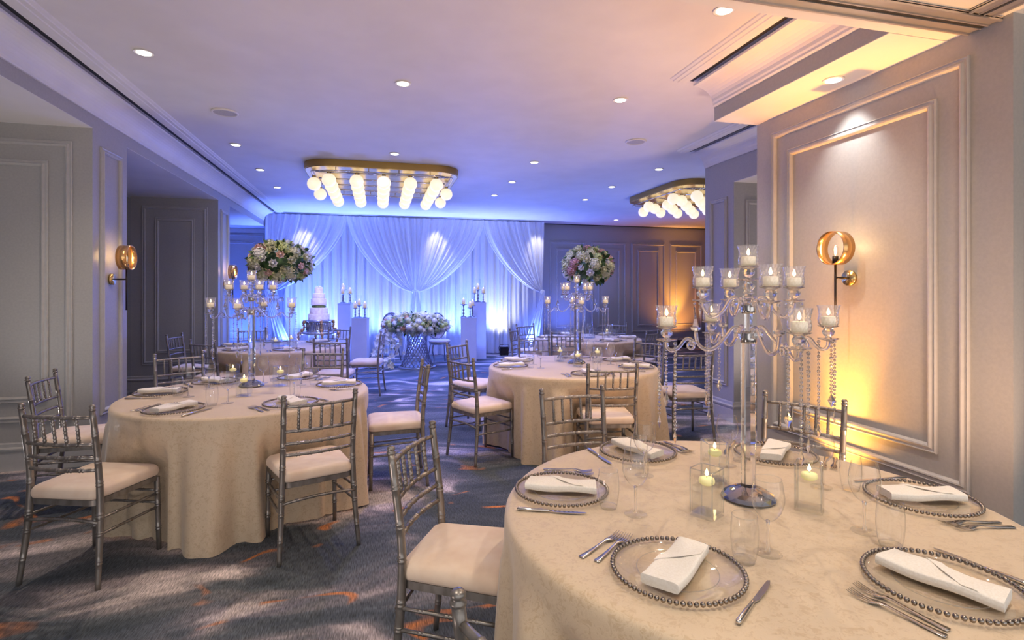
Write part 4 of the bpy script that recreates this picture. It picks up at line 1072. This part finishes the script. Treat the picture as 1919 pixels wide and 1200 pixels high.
# blue and white washes on the drapes
BL = (.10,.20,1)
for px, c, W in ((545,BL,260),(640,(.55,.65,1),85),(735,(.6,.7,1),85),(830,(.5,.6,1),85),(943,(1,1,.75),105),(905,BL,300),(1000,BL,280),(590,BL,320),(690,BL,280),(780,BL,330),(540,BL,260),(860,BL,260)):
    x = atY(px, 12.1); spot((x, 12.2, .22), (x, 12.6, 2.4), c, W, 95, 1, .05)
spot((-3.0, 12.3, .2), (-3.0, 13.1, 1.8), (.06,.14,1), 260, 120, 1, .05)
for px in (560, 815, 1008):
    x = atY(px, 12.1); spot((x, 12.08, CEIL-.03), (x+.1, 12.42, 2.3), (1,.93,.85), 40, 52, .8, .03)
# floor spots without fixtures, added to brighten the ceiling
for x, y, t, c, W in ((-3.1,4.7,(-1.6,4.2,CEIL),(.9,.85,.85),32),(4.4,4.6,(2.8,4.6,CEIL),(1,.78,.70),70),(-1.5,.9,(-.2,3.0,CEIL),(1,.80,.74),70),(2.7,1.6,(1.4,3.2,CEIL),(1,.60,.36),170),(6.2,7.0,(5.0,8.5,CEIL),(.75,.75,1),80),(-1.3,4.9,(-.6,5.5,CEIL),(.8,.8,1),110)):
    spot((x, y, .25), t, c, W, 130, 1, .15)
spot((4.6, 12.2, .2), (4.6, 13.0, 2.2), (.08,.15,1), 120, 110, 1, .05)
# blue spots without fixtures, added to tint floor, ceiling and walls
for x, y in ((-1.2,9.6),(1.2,9.8),(3.2,9.2),(0,7.2),(2.2,7.0),(-1.0,11.3),(1.6,11.4),(.35,5.7)):
    spot((x, y, CEIL-.12), (x, y, 0), (.10,.18,1), 330 if y > 8 else 170, 118, 1, .1)
for x, y, W in ((-.5,11.6,420),(2.2,11.6,420),(5.5,11.8,220)):
    spot((x, y, .25), (x, y-2.5, 3.2), BL, W, 120, 1, .2)

for a, b, c, W in (((3.5,11.5,.3),(-2.4,6.0,2.3),(.16,.22,1),420), ((-2.0,11.4,.3),(3.9,5.4,2.0),(.16,.22,1),420), ((.5,11.6,.25),(0,6.5,3.2),(.12,.2,1),420)):
    spot(a, b, c, W, 60, 1, .12)

for x, y, W in ((-.6,.9,60),(1.2,.7,50),(2.4,1.0,36),(.2,-.6,50)):      # unseen spots added to brighten the near tables, as front-bay downlights
    spot((x, y, 2.88), (x, y, 0), (1,.86,.70), W, 110, .8, .04)
gx, gy = xs_, ys_
spot((gx+.2, gy-1.4, CEIL-.03), (gx, gy-.1, .9), (1,.92,.84), 330, 44, .8, .03)
spot((xk+.3, yk-1.3, CEIL-.03), (xk, yk, 1.1), (1,.85,.75), 120, 30, .8, .03)

# world fill from the open end of the room behind the camera
wd = bpy.data.worlds.new('world'); SC.world = wd; wd.use_nodes = True
bg = wd.node_tree.nodes['Background']; bg.inputs[0].default_value = (.97,.97,1,1); bg.inputs[1].default_value = 1.3

cam = bpy.data.cameras.new('camera'); co = bpy.data.objects.new('camera', cam); COL.objects.link(co)
cam.sensor_width = 36; cam.lens = 36*FPX/1919; cam.shift_y = -(600-HY)/1919; cam.clip_start = .02
co.location = (0,0,HC); co.rotation_euler = (pi/2, 0, -TH); SC.camera = co
SC.view_settings.view_transform = 'Standard'; SC.view_settings.look = 'None'; SC.view_settings.gamma = 1; SC.view_settings.exposure = .12
cy = SC.cycles
cy.use_adaptive_sampling = True; cy.adaptive_threshold = .03; cy.max_bounces = 9; cy.transparent_max_bounces = 24; cy.transmission_bounces = 8; cy.glossy_bounces = 4; cy.diffuse_bounces = 4
cy.caustics_reflective = False; cy.caustics_refractive = False; cy.sample_clamp_indirect = 6; cy.use_denoising = True
